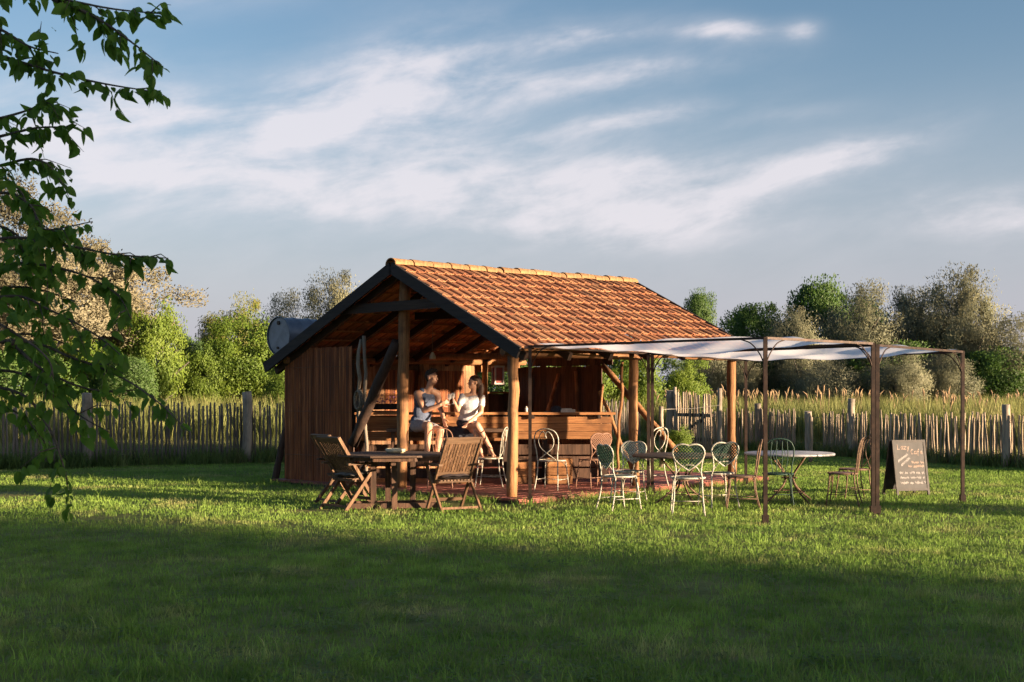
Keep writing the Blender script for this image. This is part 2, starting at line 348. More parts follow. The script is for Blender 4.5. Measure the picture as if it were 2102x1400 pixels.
MT['leaf'] = leafy('mulberry_leaf', [(.055, .105, .018), (.10, .185, .028), (.20, .32, .045)], .5, .5, 1.2, (.22, .42, .04), .2)
MT['olive'] = leafy('silver_olive_leaf', [(.12, .135, .085), (.20, .21, .13), (.31, .30, .185)], .3, .6, .5, (.30, .29, .17), puff=.72, rv=.25)
MT['tan'] = leafy('dusty_tan_leaf', [(.14, .13, .080), (.20, .185, .115), (.27, .24, .15)], .25, .6, .5, (.3, .22, .1), puff=.75, rv=.25)
MT['dkgreen'] = leafy('dark_green_leaf', [(.040, .080, .020), (.070, .13, .030), (.12, .20, .042)], .3, .55, .5, (.10, .2, .02), puff=.5, rv=.3)
MT['brgreen'] = leafy('bright_green_leaf', [(.070, .12, .018), (.12, .19, .026), (.20, .27, .040)], .35, .55, .5, (.24, .32, .03), puff=.5, rv=.3)
MT['yegreen'] = leafy('yellow_green_leaf', [(.12, .135, .035), (.19, .20, .05), (.27, .26, .07)], .3, .55, .5, (.26, .25, .05), puff=.5, rv=.3)
MT['grass'] = grass_mat('lawn_blade', (.088, .175, .028), (.270, .392, .072), (.42, .37, .16))
MT['reeds'] = grass_mat('reed_blade', (.12, .15, .045), (.26, .265, .085), (.38, .30, .14), .4, .2)
MT['plume'] = plain('reed_plume', (.30, .21, .12), .9, 0, (.22, .15, .09), 4, .2, 0, 0)
MT['weed'] = grass_mat('weed_blade', (.07, .12, .03), (.16, .21, .055), (.26, .23, .11), .35, .5)
# ------------------------------------------------------------------ ground, grass, reeds
def lawn_mat():
    m, t, b = base_mat('lawn_ground'); ge = t.new('ShaderNodeNewGeometry'); p = ge.outputs['Position']
    n1 = t.noise(p, .35, 4, .6); n2 = t.noise(p, 6., 5, .7); f = t.m('ADD', t.m('MULTIPLY', t.mr(n1, .3, .7), .5), t.m('MULTIPLY', t.mr(n2, .3, .7), .5))
    c = t.mix(f, (.10, .125, .034), (.23, .215, .075)); c = t.mix(t.mr(t.noise(p, .77, 5, .7), .58, .74), c, (.30, .225, .12))
    t.l.new(c, b.inputs['Base Color']); b.inputs['Roughness'].default_value = .95; b.inputs['Specular IOR Level'].default_value = .1
    bp = t.new('ShaderNodeBump'); bp.inputs['Strength'].default_value = .8; bp.inputs['Distance'].default_value = .05
    t.l.new(n2, bp.inputs['Height']); t.l.new(bp.outputs[0], b.inputs['Normal']); return m
o = MB().add([(-900, -400, 0), (900, -400, 0), (900, 1600, 0), (-900, 1600, 0)], [(0, 1, 2, 3)]).build('lawn_ground', lawn_mat()); tag(o, kind='structure')

def blade_set(N, rad, h0, h1, wd, bend, segs=1, gauss=True):
    r = rad * np.sqrt(np.random.rand(N)); a = np.random.rand(N) * 6.2832
    x = r * np.cos(a); y = r * np.sin(a); h = h0 + (h1 - h0) * np.random.rand(N) ** 1.4
    th = np.random.rand(N) * 6.2832; ww = wd * (.6 + .8 * np.random.rand(N)); bd = bend * h * (.3 + np.random.rand(N)); bt = np.random.rand(N) * 6.2832
    cx, sy = np.cos(th) * ww / 2, np.sin(th) * ww / 2; bx, by = np.cos(bt) * bd, np.sin(bt) * bd; z0 = np.zeros(N) - .01
    if segs == 1:
        vs = np.stack([np.stack([x - cx, y - sy, z0], 1), np.stack([x + cx, y + sy, z0], 1),
                       np.stack([x + bx * .35 + cx * .8, y + by * .35 + sy * .8, h * .6], 1), np.stack([x + bx, y + by, h], 1),
                       np.stack([x + bx * .35 - cx * .8, y + by * .35 - sy * .8, h * .6], 1)], 1)
        return vs.reshape(-1, 3), 5, [(0, 1, 2, 4), (4, 2, 3)]
def scatter_group(name, coll, smin, smax, tilt=0.):
    ng = bpy.data.node_groups.new(name, 'GeometryNodeTree')
    ng.interface.new_socket('Geometry', in_out='INPUT', socket_type='NodeSocketGeometry'); ng.interface.new_socket('Geometry', in_out='OUTPUT', socket_type='NodeSocketGeometry')
    n = ng.nodes; gi = n.new('NodeGroupInput'); go = n.new('NodeGroupOutput'); ci = n.new('GeometryNodeCollectionInfo'); ip = n.new('GeometryNodeInstanceOnPoints')
    ci.inputs['Collection'].default_value = coll; ci.inputs['Separate Children'].default_value = True; ci.inputs['Reset Children'].default_value = True
    ip.inputs['Pick Instance'].default_value = True
    rv = n.new('FunctionNodeRandomValue'); rv.data_type = 'FLOAT_VECTOR'
    rv.inputs[0].default_value = (-tilt, -tilt, 0); rv.inputs[1].default_value = (tilt, tilt, 6.2832)
    rs = n.new('FunctionNodeRandomValue'); rs.data_type = 'FLOAT'; rs.inputs[2].default_value = smin; rs.inputs[3].default_value = smax; rs.inputs['Seed'].default_value = 5
    ri = n.new('FunctionNodeRandomValue'); ri.data_type = 'INT'; ri.inputs[4].default_value = 0; ri.inputs[5].default_value = len(coll.objects) - 1; ri.inputs['Seed'].default_value = 9
    L = ng.links.new; L(gi.outputs[0], ip.inputs['Points']); L(ci.outputs[0], ip.inputs['Instance']); L(ri.outputs[2], ip.inputs['Instance Index'])
    L(rv.outputs[0], ip.inputs['Rotation']); L(rs.outputs[1], ip.inputs['Scale']); L(ip.outputs[0], go.inputs[0]); return ng
def scatter(name, pts, meshes, smin, smax, tilt=0.):
    c = bpy.data.collections.new(name + '_source')
    for me in meshes: c.objects.link(bpy.data.objects.new(name + '_tuft', me))
    me = bpy.data.meshes.new(name); me.from_pydata([tuple(p) for p in pts], [], []); o = link(name, me)
    md = o.modifiers.new('scatter', 'NODES'); md.node_group = scatter_group(name + '_scatter', c, smin, smax, tilt); return o

# hut frame: near corner post of the hut at HA, its long side runs along HV, its gable along HU
HA = V((-.03, 17.55, 0)); HANG = math.atan2(.724, .69); HV = V((math.cos(HANG), math.sin(HANG), 0)); HU = V((-HV.y, HV.x, 0))
def H(a, b, z=0.): return HA + HV * a + HU * b + V((0, 0, z))
def hut_ab(p): d = V((p[0] - HA.x, p[1] - HA.y, 0)); return d.dot(HV), d.dot(HU)
def on_deck(x, y, mg=0.):
    a, b = hut_ab((x, y)); return -.3 - mg < a < 6.25 + mg and -.42 - mg < b < 5.6 + mg
# the two fence lines
LF = [V((-13.0, 23.6, 0)), V((-5.75, 27.3, 0)), V((-3.0, 28.6, 0)), V((.5, 33.5, 0)), V((3.9, 37.0, 0))]
RF = [V((5.35, 34.2, 0)), V((6.75, 32.6, 0)), V((10.35, 25.6, 0)), V((12.6, 22.6, 0))]
def fence_y(x, ln):
    for a, b in zip(ln, ln[1:]):
        if a.x <= x <= b.x: return a.y + (b.y - a.y) * (x - a.x) / (b.x - a.x)
    return 1e9

BARE = [(*G(232, 1062)[:2], .75, .55), (*G(15, 1012)[:2], .9, .7), (*G(620, 1052)[:2], .8, .45), (*G(1490, 1205)[:2], .55, .5), (*G(860, 1290)[:2], .5, .5), (*G(1850, 1330)[:2], .5, .5), (*G(1745, 1062)[:2], .6, .5), (*G(420, 1180)[:2], .5, .45)]   # worn spots
pts = []; pfar = []
y = 5.6
while y < 36:
    st = .62 if y < 13 else .8
    x = -(y * .46 + 2.2)
    while x < y * .46 + 2.2:
        q = (x + random.uniform(-.2, .2), y + random.uniform(-.2, .2))
        if not on_deck(*q, .35) and not any(((q[0] - bx_) / rx_) ** 2 + ((q[1] - by_) / ry_) ** 2 < 1 for bx_, by_, rx_, ry_ in BARE):
            (pts if y < 15 else pfar).append((*q, 0))
        x += st
    y += st
tn = [np_mesh('lawn_tuft', *blade_set(880, .62, .016, .046, .0055, .6), MT['grass']) for k in range(5)]
tf = [np_mesh('lawn_tuft_far', *blade_set(640, .75, .018, .050, .0085, .55), MT['grass']) for k in range(4)]
tag(scatter('lawn_grass', pts + [], tn, .75, 1.2), 'short mown grass of the lawn in the foreground', 'grass', kind='stuff')
tag(scatter('lawn_grass', pfar, tf, .75, 1.2), 'short mown grass of the lawn around the hut and up to the fences', 'grass', kind='stuff')
# longer wisps left by the mower, and deck-edge grass
sp = []
for k in range(1300):
    y = 5.8 + 18 * random.random() ** 2; x = random.uniform(-y * .45, y * .45)
    if not on_deck(x, y, .1): sp.append((x, y, 0))
for k in range(170):
    t = random.random(); e = random.choice([(t * 6.6 - .35, -.5), (-.42, t * 6)])
    sp.append(tuple(H(e[0] + random.uniform(-.06, .06), e[1] + random.uniform(-.08, .08))))
wis = [np_mesh('wisp', *blade_set(22, .14, .05, .14, .0055, .8), MT['grass']) for k in range(4)]
tag(scatter('long_grass', sp, wis, .6, 1.1), 'longer wisps of grass scattered in the lawn and along the deck edge', 'grass', kind='stuff')
cl = []
for k in range(4):
    vs = []
    for j in range(46):
        a = random.random() * 6.283; r = .16 * math.sqrt(random.random()); c_ = np.array([r * math.cos(a), r * math.sin(a), random.uniform(.012, .035)]); q = random.random() * 6.283; L_ = random.uniform(.012, .030)
        d_ = np.array([math.cos(q), math.sin(q), random.uniform(-.1, .5)]) * L_; s_ = np.array([-math.sin(q), math.cos(q), 0]) * L_ * .42
        vs += [c_, c_ + d_ * .5 - s_, c_ + d_, c_ + d_ * .5 + s_]
    cl.append(np_mesh('clover', np.array(vs), 4, [(0, 1, 2, 3)], MT['weed']))
cpts = []
for k in range(420):
    y = 6 + 16 * random.random() ** 1.4; x = random.uniform(-y * .45, y * .45)
    if not on_deck(x, y, .2): cpts.append((x, y, 0))
tag(scatter('lawn_weeds', cpts, cl, .7, 1.5), 'small broad-leaved weeds and clover growing flat in the lawn', 'weeds', kind='stuff')
# weeds along the fence feet
wp = []
for ln, n in ((LF, 420), (RF, 110)):
    tot = [(b - a).length for a, b in zip(ln, ln[1:])]
    for k in range(n):
        i = random.choices(range(len(tot)), tot)[0]; p = ln[i].lerp(ln[i + 1], random.random()); p = p + V((random.gauss(0, .16), random.gauss(-.02, .2), 0)); wp.append(tuple(p))
wd = [np_mesh('weed', *blade_set(90, .22, .10, .42, .016, .6), MT['weed']) for k in range(4)]
tag(scatter('fence_weeds', wp, wd, .5, 1.15), 'dark green weeds growing along the foot of both fences', 'weeds', kind='stuff')
# the reed field beyond
rp = []
for k in range(5200):
    y = 24 + 36 * random.random() ** .8; x = random.uniform(-y * .47, y * .47)
    fl = fence_y(x, LF) if x < 4.6 else fence_y(x, RF)
    if fl > 1e8: fl = 24 if x < 0 else 22
    if 3.0 < x < 5.6: fl = 37
    if x < 4.6 and x > -3.0: fl = max(fl, 36)
    if y > fl + 1.1 + (5.0 if x < -2 else 1.5): rp.append((x, y, 0))
def reed_clump():
    N = 44; vs, n, fs = blade_set(N, .42, .75, 1.52, .030, .22); return np_mesh('reed_clump', vs, n, fs, MT['reeds'])
def plume_clump():
    N = 12; vs, n, fs = blade_set(N, .35, 1.35, 1.72, .022, .10)
    b = MB(); 
    me = np_mesh('plume_clump', vs, n, fs, MT['reeds']); return me
rcl = [reed_clump() for k in range(5)]
tag(scatter('reed_field', rp, rcl, .72, 1.1, .06), 'tall sunlit yellow-green reeds and grass filling the field beyond the fences', 'reeds', kind='stuff')
pl = []
for k in range(4):
    b = MB()
    for j in range(5):
        x, y = random.gauss(0, .25), random.gauss(0, .25); h = random.uniform(1.5, 1.85); lx, ly = random.gauss(0, .1), random.gauss(0, .1)
        b.tube([(x, y, 0), (x + lx * .5, y + ly * .5, h * .6), (x + lx, y + ly, h - .22)], .006, 4, False)
        b.tube([(x + lx, y + ly, h - .24), (x + lx * 1.1, y + ly * 1.1, h - .12), (x + lx * 1.5, y + ly * 1.5, h)], [.012, .032, .004], 5, False)
    pl.append(b.mesh('plume', MT['plume']))
pp = [p for p in rp if p[0] > 3 and random.random() < .035]
tag(scatter('reed_plumes', pp, pl, .84, 1.0, .10), 'tan feathery reed heads standing above the field by the bushes', 'reeds', kind='stuff')
# rough lit grass just beyond the left fence
gp = []
for k in range(1500):
    x = random.uniform(-16, 14); ln = LF if x < 4.6 else RF; fl = fence_y(x, ln)
    if fl < 1e8: gp.append((x, fl + random.uniform(.3, 7), 0))
rg = [np_mesh('rough_tuft', *blade_set(200, .55, .12, .42, .016, .5), MT['reeds']) for k in range(4)]
tag(scatter('meadow_grass', gp, rg, .7, 1.2), 'rough sunlit meadow grass seen between the pickets', 'grass', kind='stuff')

# ------------------------------------------------------------------ fences
def picket_mesh(k):
    h = 1.0; b = MB(); n = 6; rr = .023 + .005 * random.random(); pts = []; rad = []
    for i in range(5):
        z = h * i / 4; pts.append((random.gauss(0, .006), random.gauss(0, .006), z)); rad.append(rr * random.uniform(.85, 1.12))
    rad[-1] *= .75; b.tube(pts, rad, n); return b.mesh('picket', MT['picket'])
pickm = [picket_mesh(k) for k in range(8)]
def post_mesh(h, r, mat, w=.012):
    b = MB(); b.tube([(random.gauss(0, w), random.gauss(0, w), h * i / 6) for i in range(7)], [r * random.uniform(.92, 1.08) for i in range(7)], 10); return b
pick_shade = []
for me in pickm: q = me.copy(); q.materials[0] = MT['picket_shade']; pick_shade.append(q)
def fence(ln, label, hgt, pitch, lean, posts, ph, pr, wires, gaps=(), pm_=None):
    t = thing('picket_fence', label, 'fence', ln[0]); o0 = ln[0]; n = 0
    for a, b in zip(ln, ln[1:]):
        L = (b - a).length; d = (b - a) / L; s = 0.
        while s < L:
            p = a + d * s
            if not any(g0 < p.x < g1 for g0, g1 in gaps) and abs(p.x) < p.y * .46 + 1.5 and n < 298:
                hh = hgt * random.uniform(.92, 1.06)
                mw = M.Translation(p - o0 + V((0, 0, -.02))) @ M.Rotation(random.gauss(0, lean), 4, 'X') @ M.Rotation(random.gauss(0, lean), 4, 'Y') @ M.Rotation(random.random() * 6.28, 4, 'Z') @ M.Diagonal((1, 1, hh, 1))
                link('picket', random.choice(pm_ or pickm), t, mw); n += 1
            s += pitch * random.uniform(.8, 1.2)
        for z in wires:
            w_ = MB(); m_ = max(2, int(L / .6)); w_.tube([a - o0 + d * (L * i / m_) + V((0, 0, z + random.gauss(0, .008))) for i in range(m_ + 1)], .005, 4, False); w_.build('wire', MT['wire'], t)
    for (x, dy, s) in posts:
        fy = fence_y(x, ln); p = V((x, fy - .09 + dy, 0)); post_mesh(ph * s, pr, MT['greyw']).build('post', MT['greyw'], t, M.Translation(p - o0))
    return t
fence(LF, 'long grey picket fence behind and left of the hut, with stout grey posts', 1.36, .088, .010, [(-11.2, 0, 1.04), (-8.93, 0, 1.0), (-5.9, 0, 1.02), (-2.6, 0, 1), (1.9, 0, .9)], 1.56, .105, (.35, 1.05), pm_=pick_shade)
fence(RF, 'lower weathered tan picket fence right of the hut, behind the chalkboard', 1.12, .086, .026, [(6.6, 0, 1.14), (8.25, 0, 1.27), (10.35, 0, 1.18), (7.45, -.5, .98)], 1.12, .085, (.30, .95), gaps=((7.35, 7.8),))
# gate between the two fences
gl = G(1382, 925); gr = G(1478, 932); t = thing('picket_gate', 'tall grey picket gate standing ajar between the two fences', 'gate', gl)
d = (gr - gl); L = d.length; d.normalize(); s = .12; k = 0
while s < L - .35:
    link('picket', random.choice(pickm), t, M.Translation(d * s + V((0, 0, .05))) @ M.Rotation(random.gauss(0, .02), 4, 'Y') @ M.Diagonal((1.15, 1.15, 1.50 * random.uniform(.95, 1.04), 1))); s += .098
for z in (.35, .98): MB().bar(d * .05 + V((0, .05, z)), d * (L - .3) + V((0, .05, z)), .04, .085).build('rail', MT['dark'], t)
MB().bar(d * .05 + V((0, .09, .3)), d * (L - .35) + V((0, .09, 1.0)), .03, .07).build('brace', MT['dark'], t)
for q, h, r in ((-.10, 1.62, .13), (.10, 1.72, .05), (L, 1.68, .065)): post_mesh(h, r, MT['greyw']).build('post', MT['greyw'], t, M.Translation(d * q))
def rough_pole(name, label, p, h, r, lean=0.):
    o = post_mesh(h, r, MT['greyw'], .01).build(name, MT['greyw']); o.location = p; o.rotation_euler = (0, lean, 0); tag(o, label, 'post'); return o
rough_pole('wooden_stake', 'short pale wooden stake in the lawn before the gate, wire tied to its top', G(1357, 960), 1.28, .045)
rough_pole('wooden_stake', 'grey wooden stake in the lawn beneath the low fence, behind the round table', G(1664, 950), 1.02, .045)
MB().tube([G(1357, 960) + V((0, 0, 1.22)), G(1357, 960).lerp(G(1478, 932), .5) + V((0, 0, 1.2)), G(1478, 932) + V((0, 0, 1.25))], .006, 4).build('wire', MT['wire'], bpy.data.objects['picket_gate'], M.Translation(-gl))

# ------------------------------------------------------------------ trees
def crown_mesh(name, mat, rx, ry, rz, nclump, nleaf, lw, ll, seed, droop=0., feather=0., clump=.28, bottom=-.75, core=.25):
    """leaf-sized faces in uneven clumps spread through an ellipsoid; local origin at the crown's centre"""
    rs = np.random.RandomState(seed); vs = []
    lobes = rs.normal(size=(5, 3)); lobes[:, 2] = np.abs(lobes[:, 2]); lobes /= np.linalg.norm(lobes, axis=1)[:, None]; lamp = .06 + .22 * rs.rand(5)
    for c in range(nclump):
        while True:
            d = rs.normal(size=3); d /= np.linalg.norm(d)
            if d[2] > bottom: break
        rad = (core + (1 - core) * rs.rand() ** .45) * (1 + .10 * np.clip(rs.normal(), -1.5, 1.5) * (1 if feather == 0 else 1.3))
        rad *= .86 + sum(a_ * max(0., float(d @ l_)) ** 5 for a_, l_ in zip(lamp, lobes))
        cen = d * rad * np.array([rx, ry, rz]) * .86
        cs = clump * (.55 + .9 * rs.rand()) * min(rx, rz)
        n = int(nleaf * (.5 + rs.rand()))
        off = np.clip(rs.normal(size=(n, 3)), -1.7, 1.7) * cs * np.array([.62, .62, .45 + feather])
        p = cen + off
        ax = rs.normal(size=(n, 3)) * .8 + d * .5 + np.array([0, 0, .35 + feather - droop * 2.2]); ax /= np.linalg.norm(ax, axis=1)[:, None]
        sd = np.cross(ax, rs.normal(size=(n, 3))); sd /= (np.linalg.norm(sd, axis=1)[:, None] + 1e-9)
        sz = (.6 + .8 * rs.rand(n))[:, None]
        a, s_ = ax * ll * sz, sd * lw * sz * .5
        vs.append(np.stack([p - s_ * .35, p + a * .45 - s_, p + a, p + a * .5 + s_], 1).reshape(-1, 3))
    return np_mesh(name, np.concatenate(vs), 4, [(0, 1, 2, 3)], mat)
def trunk_mesh(h, r, seed, mat, spread=1.):
    rd = random.Random(seed); b = MB(); top = V((rd.gauss(0, .1) * h * .3, rd.gauss(0, .1) * h * .3, h * .72))
    b.tube(cr([(0, 0, -.1), (rd.gauss(0, .05), rd.gauss(0, .05), h * .25), tuple(top * .6), tuple(top)], 4), [r * 1.25 * (1 - .78 * (i / 12)) for i in range(13)], 8)
    for k in range(6):
        a = k * 1.05 + rd.random(); z = h * (.22 + .45 * rd.random()); st = V((0, 0, 0)).lerp(top, z / (h * .72)); L = h * .20 * spread
        e = st + V((math.cos(a) * L, math.sin(a) * L, L * rd.uniform(.5, 1.1)))
        b.tube(cr([st, st.lerp(e, .5) + V((0, 0, -.06 * L)), e], 3), [r * .5 * (1 - .8 * i / 6) for i in range(7)], 6)
    return b.mesh('trunk', mat)
KIND = {   # crown meshes shared by trees of one kind, unit crowns scaled per tree
    'olive': [crown_mesh('crown', MT['olive'], 1, 1, 1, 150, 300, .015, .040, s, 0, .12, .17, -.9) for s in (1, 2, 3)],
    'tan': [crown_mesh('crown', MT['tan'], 1, 1, 1, 270, 400, .011, .024, s, 0, .04, .12, -.9) for s in (4, 5)],
    'dkgreen': [crown_mesh('crown', MT['dkgreen'], 1, 1, 1, 95, 260, .030, .052, s, .1, 0, .22, -.75, .3) for s in (6, 7)],
    'brgreen': [crown_mesh('crown', MT['brgreen'], 1, 1, 1, 120, 260, .030, .050, s, .1, 0, .20, -.9) for s in (8, 9)],
    'willow': [crown_mesh('crown', MT['yegreen'], 1, 1, 1, 150, 220, .016, .07, s, .9, .25, .16, -.9) for s in (10,)],
}
TR = [trunk_mesh(1., .03, s, MT['barkg']) for s in (1, 2, 3)]
def tree(name, label, px, Y, ytop, wpx, kind, var, zbot=.4, group='trees beyond the fence', ybot=None, dep=1.):
    """stands at bearing px, distance Y; crown top at photo height ytop, crown width wpx photo pixels"""
    X = (px - CX) / F * Y; top = CH + (HY - ytop) * Y / F; rx = wpx * 1.12 / F * Y / 2; rz = (top - zbot) / 2
    t = thing(name, label, 'bush' if 'bush' in name else 'tree', (X, Y, 0), random.random() * 6.28, group)
    link('trunk', TR[var % 3], t, M.Diagonal((top * 1.2, top * 1.2, top * .9, 1)))
    ms = KIND[kind]; link('crown', ms[var % len(ms)], t, M.Translation((0, 0, zbot + rz)) @ M.Rotation(random.random() * 6.28, 4, 'Z') @ M.Diagonal((rx, rx * dep, rz, 1)))
    return t
TREES = [
 # left side, behind the leaf curtain
 ('dusty_tree', 'tall dusty tan tree behind the hanging mulberry leaves', 70, 44, 415, 500, 'tan', 0, .3),
 ('dusty_tree', 'dusty tan tree just left of the bright green tree', 205, 46, 520, 230, 'tan', 1, .3),
 ('green_tree', 'bright green tree at the edge of the leaf curtain, right of the tan trees', 312, 43, 612, 130, 'brgreen', 0, .3),
 ('dark_bush', 'dark green bush in the gap right of the bright green tree', 385, 50, 668, 90, 'dkgreen', 0, .1),
 ('green_bush', 'broad bright green bush left of the barrel', 490, 46, 655, 190, 'brgreen', 1, .1),
 ('willow_tree', 'weeping yellow-green tree rising behind the broad bush left of the hut', 470, 58, 622, 150, 'willow', 0, .8),
 ('silver_tree', 'silvery tree behind the barrel on the roof', 585, 62, 606, 130, 'olive', 0, .4),
 ('silver_tree', 'feathery silvery tree whose top shows over the roof edge beside the barrel', 690, 60, 560, 150, 'olive', 1, .4),
 ('green_bush', 'yellow-green bush low beside the reed wall of the hut', 590, 40, 745, 90, 'brgreen', 1, .05),
 ('green_bush', 'low dark green bush at the foot of the bright green tree', 255, 41, 722, 130, 'dkgreen', 1, .05),
 ('green_bush', 'mid-green bush closing the gap left of the broad bright bush', 415, 45, 700, 110, 'brgreen', 0, .05),
 ('green_bush', 'yellow-green bush rising beside the drum', 558, 47, 668, 120, 'brgreen', 1, .05),
 ('dark_bush', 'dark bush behind the yellow-green one beside the drum', 535, 52, 690, 150, 'dkgreen', 0, .05),
 ('dark_bush', 'dark green bush low at the left edge under the tan tree', 15, 41, 690, 260, 'dkgreen', 0, .05),
 ('green_bush', 'mid-green bush under the tan trees, left of the bright green tree', 165, 42, 700, 190, 'brgreen', 1, .05),
 # behind the hut, seen through it
 ('green_bush', 'leafy green bush seen through the open end of the hut', 1290, 44, 690, 150, 'brgreen', 0, .1),
 ('green_bush', 'sunlit green bush behind the picket gate', 1400, 46, 735, 110, 'brgreen', 1, .1),
 ('green_tree', 'small lone green treetop over the end of the roof', 1428, 60, 586, 66, 'dkgreen', 1, 2.6),
 ('silver_bush', 'silvery bush just beyond the lower end of the roof', 1450, 56, 665, 110, 'olive', 2, .1),
 ('green_bush', 'shaded green bush behind the back wall opening with the lantern', 1040, 42, 705, 170, 'dkgreen', 0, .1),
 ('green_bush', 'green bush behind the dark boarded end of the hut', 1180, 43, 700, 150, 'brgreen', 1, .1),
 # right side
 ('green_tree', 'dark green spreading tree with a flat top, right of the roof', 1545, 64, 602, 140, 'dkgreen', 0, 1.2),
 ('green_tree', 'tallest green tree with a bright upright top above the awning', 1672, 66, 556, 135, 'dkgreen', 1, 1.0),
 ('green_tree', 'dark green tree half hidden between the silvery trees', 1765, 68, 582, 110, 'dkgreen', 0, 1.0),
 ('silver_bush', 'low silvery bush in front of the flat-topped tree', 1632, 56, 634, 130, 'olive', 1, .1),
 ('silver_tree', 'rounded silvery tree right of the tallest green tree', 1768, 60, 588, 170, 'olive', 0, .2),
 ('silver_tree', 'big round silvery tree, second from the tall peaked one', 1868, 62, 566, 165, 'olive', 2, .2),
 ('silver_tree', 'tall peaked silvery tree, the highest on the right of the picture', 1978, 60, 550, 180, 'olive', 1, .2),
 ('silver_tree', 'lower silvery tree at the right edge of the picture', 2080, 58, 652, 170, 'olive', 0, .1),
 ('silver_bush', 'silvery bush below the awning, behind the reeds', 1700, 52, 725, 150, 'olive', 2, 0),
 ('silver_bush', 'sunlit silvery bush between the two rear awning posts', 1840, 51, 715, 140, 'olive', 0, 0),
 ('silver_bush', 'sunlit silvery bush behind the last awning post', 1940, 52, 722, 140, 'olive', 1, 0),
 ('dark_bush', 'dark green bush in the shade under the silvery trees', 1580, 58, 690, 140, 'dkgreen', 0, 0),
 ('dark_bush', 'dark green thicket below the right-hand silvery trees', 2050, 57, 705, 170, 'dkgreen', 1, 0),
 ('dark_bush', 'dark green thicket behind the middle of the awning', 1790, 60, 690, 200, 'dkgreen', 1, 0),
 ('dark_bush', 'dark green thicket left of the silvery bush between the awning posts', 1515, 56, 700, 110, 'olive', 1, 0),
 ('silver_tree', 'silvery tree filling the gap beside the tall peaked one', 1925, 66, 605, 170, 'olive', 0, .1),
 ('silver_tree', 'silvery tree rising behind the low bush right of the roof', 1600, 68, 640, 150, 'olive', 2, .1),
 ('silver_tree', 'pale tree beyond the right edge of the picture', 2230, 60, 600, 200, 'olive', 2, .2),
 ('dusty_tree', 'dusty tan tree beyond the left edge of the picture', -190, 46, 480, 330, 'tan', 0, .2),
]
for a in TREES: tree(*a)
# trees behind the viewer: they throw the long shade over the foreground lawn
SN = V((-SH.y, SH.x))
def sunward(s, n): return SH.x * s + SN.x * n, SH.y * s + SN.y * n
for i, (s, n, hh, r) in enumerate(((60, 4.6, 12, 3.9), (72, 2.8, 14, 4.4), (56, -1.8, 12, 4.0), (68, -6, 13, 4.4), (58, -10.5, 12, 4.2), (75, -13.5, 14, 4.6), (84, 6.2, 13, 3.4), (50, 2.4, 10.5, 3.2))):
    x, y = sunward(s, n); lab = ['first', 'second', 'third', 'fourth', 'fifth', 'sixth', 'seventh', 'eighth'][i]
    t = thing('shade_tree', 'leafy tree out of the picture shading the lawn, %s of its row' % lab, 'tree', (x, y, 0), i * 1.3, 'trees shading the foreground lawn')
    link('trunk', TR[i % 3], t, M.Diagonal((hh, hh, hh * .9, 1))); link('crown', KIND['dkgreen'][i % 2], t, M.Translation((0, 0, .5 + hh / 2)) @ M.Diagonal((r * 1.1, r * 1.1, hh / 2, 1)))
sparse = crown_mesh('crown', MT['dkgreen'], 1, 1, 1, 60, 85, .040, .070, 31, .1, 0, .26, -.9)
for i, (s, n, hh, r) in enumerate(((66, 7.4, 13, 4.8), (58, 9.4, 11, 2.6))):
    x, y = sunward(s, n); t = thing('shade_tree', 'thin-leaved tree out of the picture at the %s of the shading row' % ('sunny end', 'very edge')[i], 'tree', (x, y, 0), i, 'trees shading the foreground lawn')
    link('trunk', TR[i], t, M.Diagonal((hh * .6, hh * .6, hh * .9, 1))); link('crown', sparse, t, M.Translation((0, 0, .5 + hh / 2)) @ M.Diagonal((r, r, hh / 2, 1)))
x, y = 15.2, 12.0
t = thing('shade_bush', 'small bush out of the picture shading the lawn edge by the last awning post', 'bush', (x, y, 0)); link('crown', KIND['dkgreen'][0], t, M.Translation((0, 0, .75)) @ M.Diagonal((.8, .8, .8, 1)))
# leafy weed clump behind the middle table
t = thing('tall_weed', 'tall leafy weed growing by the stake in front of the gate', 'plant', G(1392, 962)); link('foliage', KIND['brgreen'][0], t, M.Translation((0, 0, .42)) @ M.Diagonal((.34, .34, .48, 1)))
# ------------------------------------------------------------------ the hut
hut = None
hut = thing('bar_hut', 'open timber bar hut with clay tiled gable roof and reed wall', 'hut', HA, HANG)
RB = 2.36; TILT = .019
def zr(b, a=0.): return 2.22 + (b + .365) * .511 + TILT * a
def zl(b, a=0.): return 3.61 - (b - RB) * .449 + TILT * a
A0, A1, BR, BL = -.2, 5.9, -.365, 5.74
def group_part(name, par): o = bpy.data.objects.new(name, None); COL.objects.link(o); o.parent = par; o.empty_display_size = .1; return o
roof = group_part('roof', hut); walls = group_part('reed_wall', hut); backw = group_part('back_wall', hut); gablew = group_part('gable_wall', hut)
def log(name, p0, p1, r, mat, w=.007, n=9, parent=None):
    p0 = V(p0); p1 = V(p1); pts = []; rad = []
    for i in range(n):
        t = i / (n - 1); pts.append(p0.lerp(p1, t) + V((random.gauss(0, w), random.gauss(0, w), random.gauss(0, w * .3) if i not in (0, n - 1) else 0))); rad.append(r * random.uniform(.9, 1.1))
    return MB().tube(pts, rad, 12).build(name, mat, parent or hut)
for a, b, r, top in ((.06, .02, .078, 2.13), (2.95, .03, .074, 2.16), (5.72, .0, .078, 2.2), (.06, 2.43, .088, 3.40), (.08, 5.3, .08, 2.1), (1.6, 5.3, .06, 2.15), (3.05, 5.3, .06, 2.15), (4.76, 5.25, .055, 2.2), (5.7, 5.3, .08, 2.2), (5.72, 2.2, .05, 3.5)):
    log('post', (a, b, 0), (a + random.gauss(0, .02), b + random.gauss(0, .02), top), r, MT['log'])
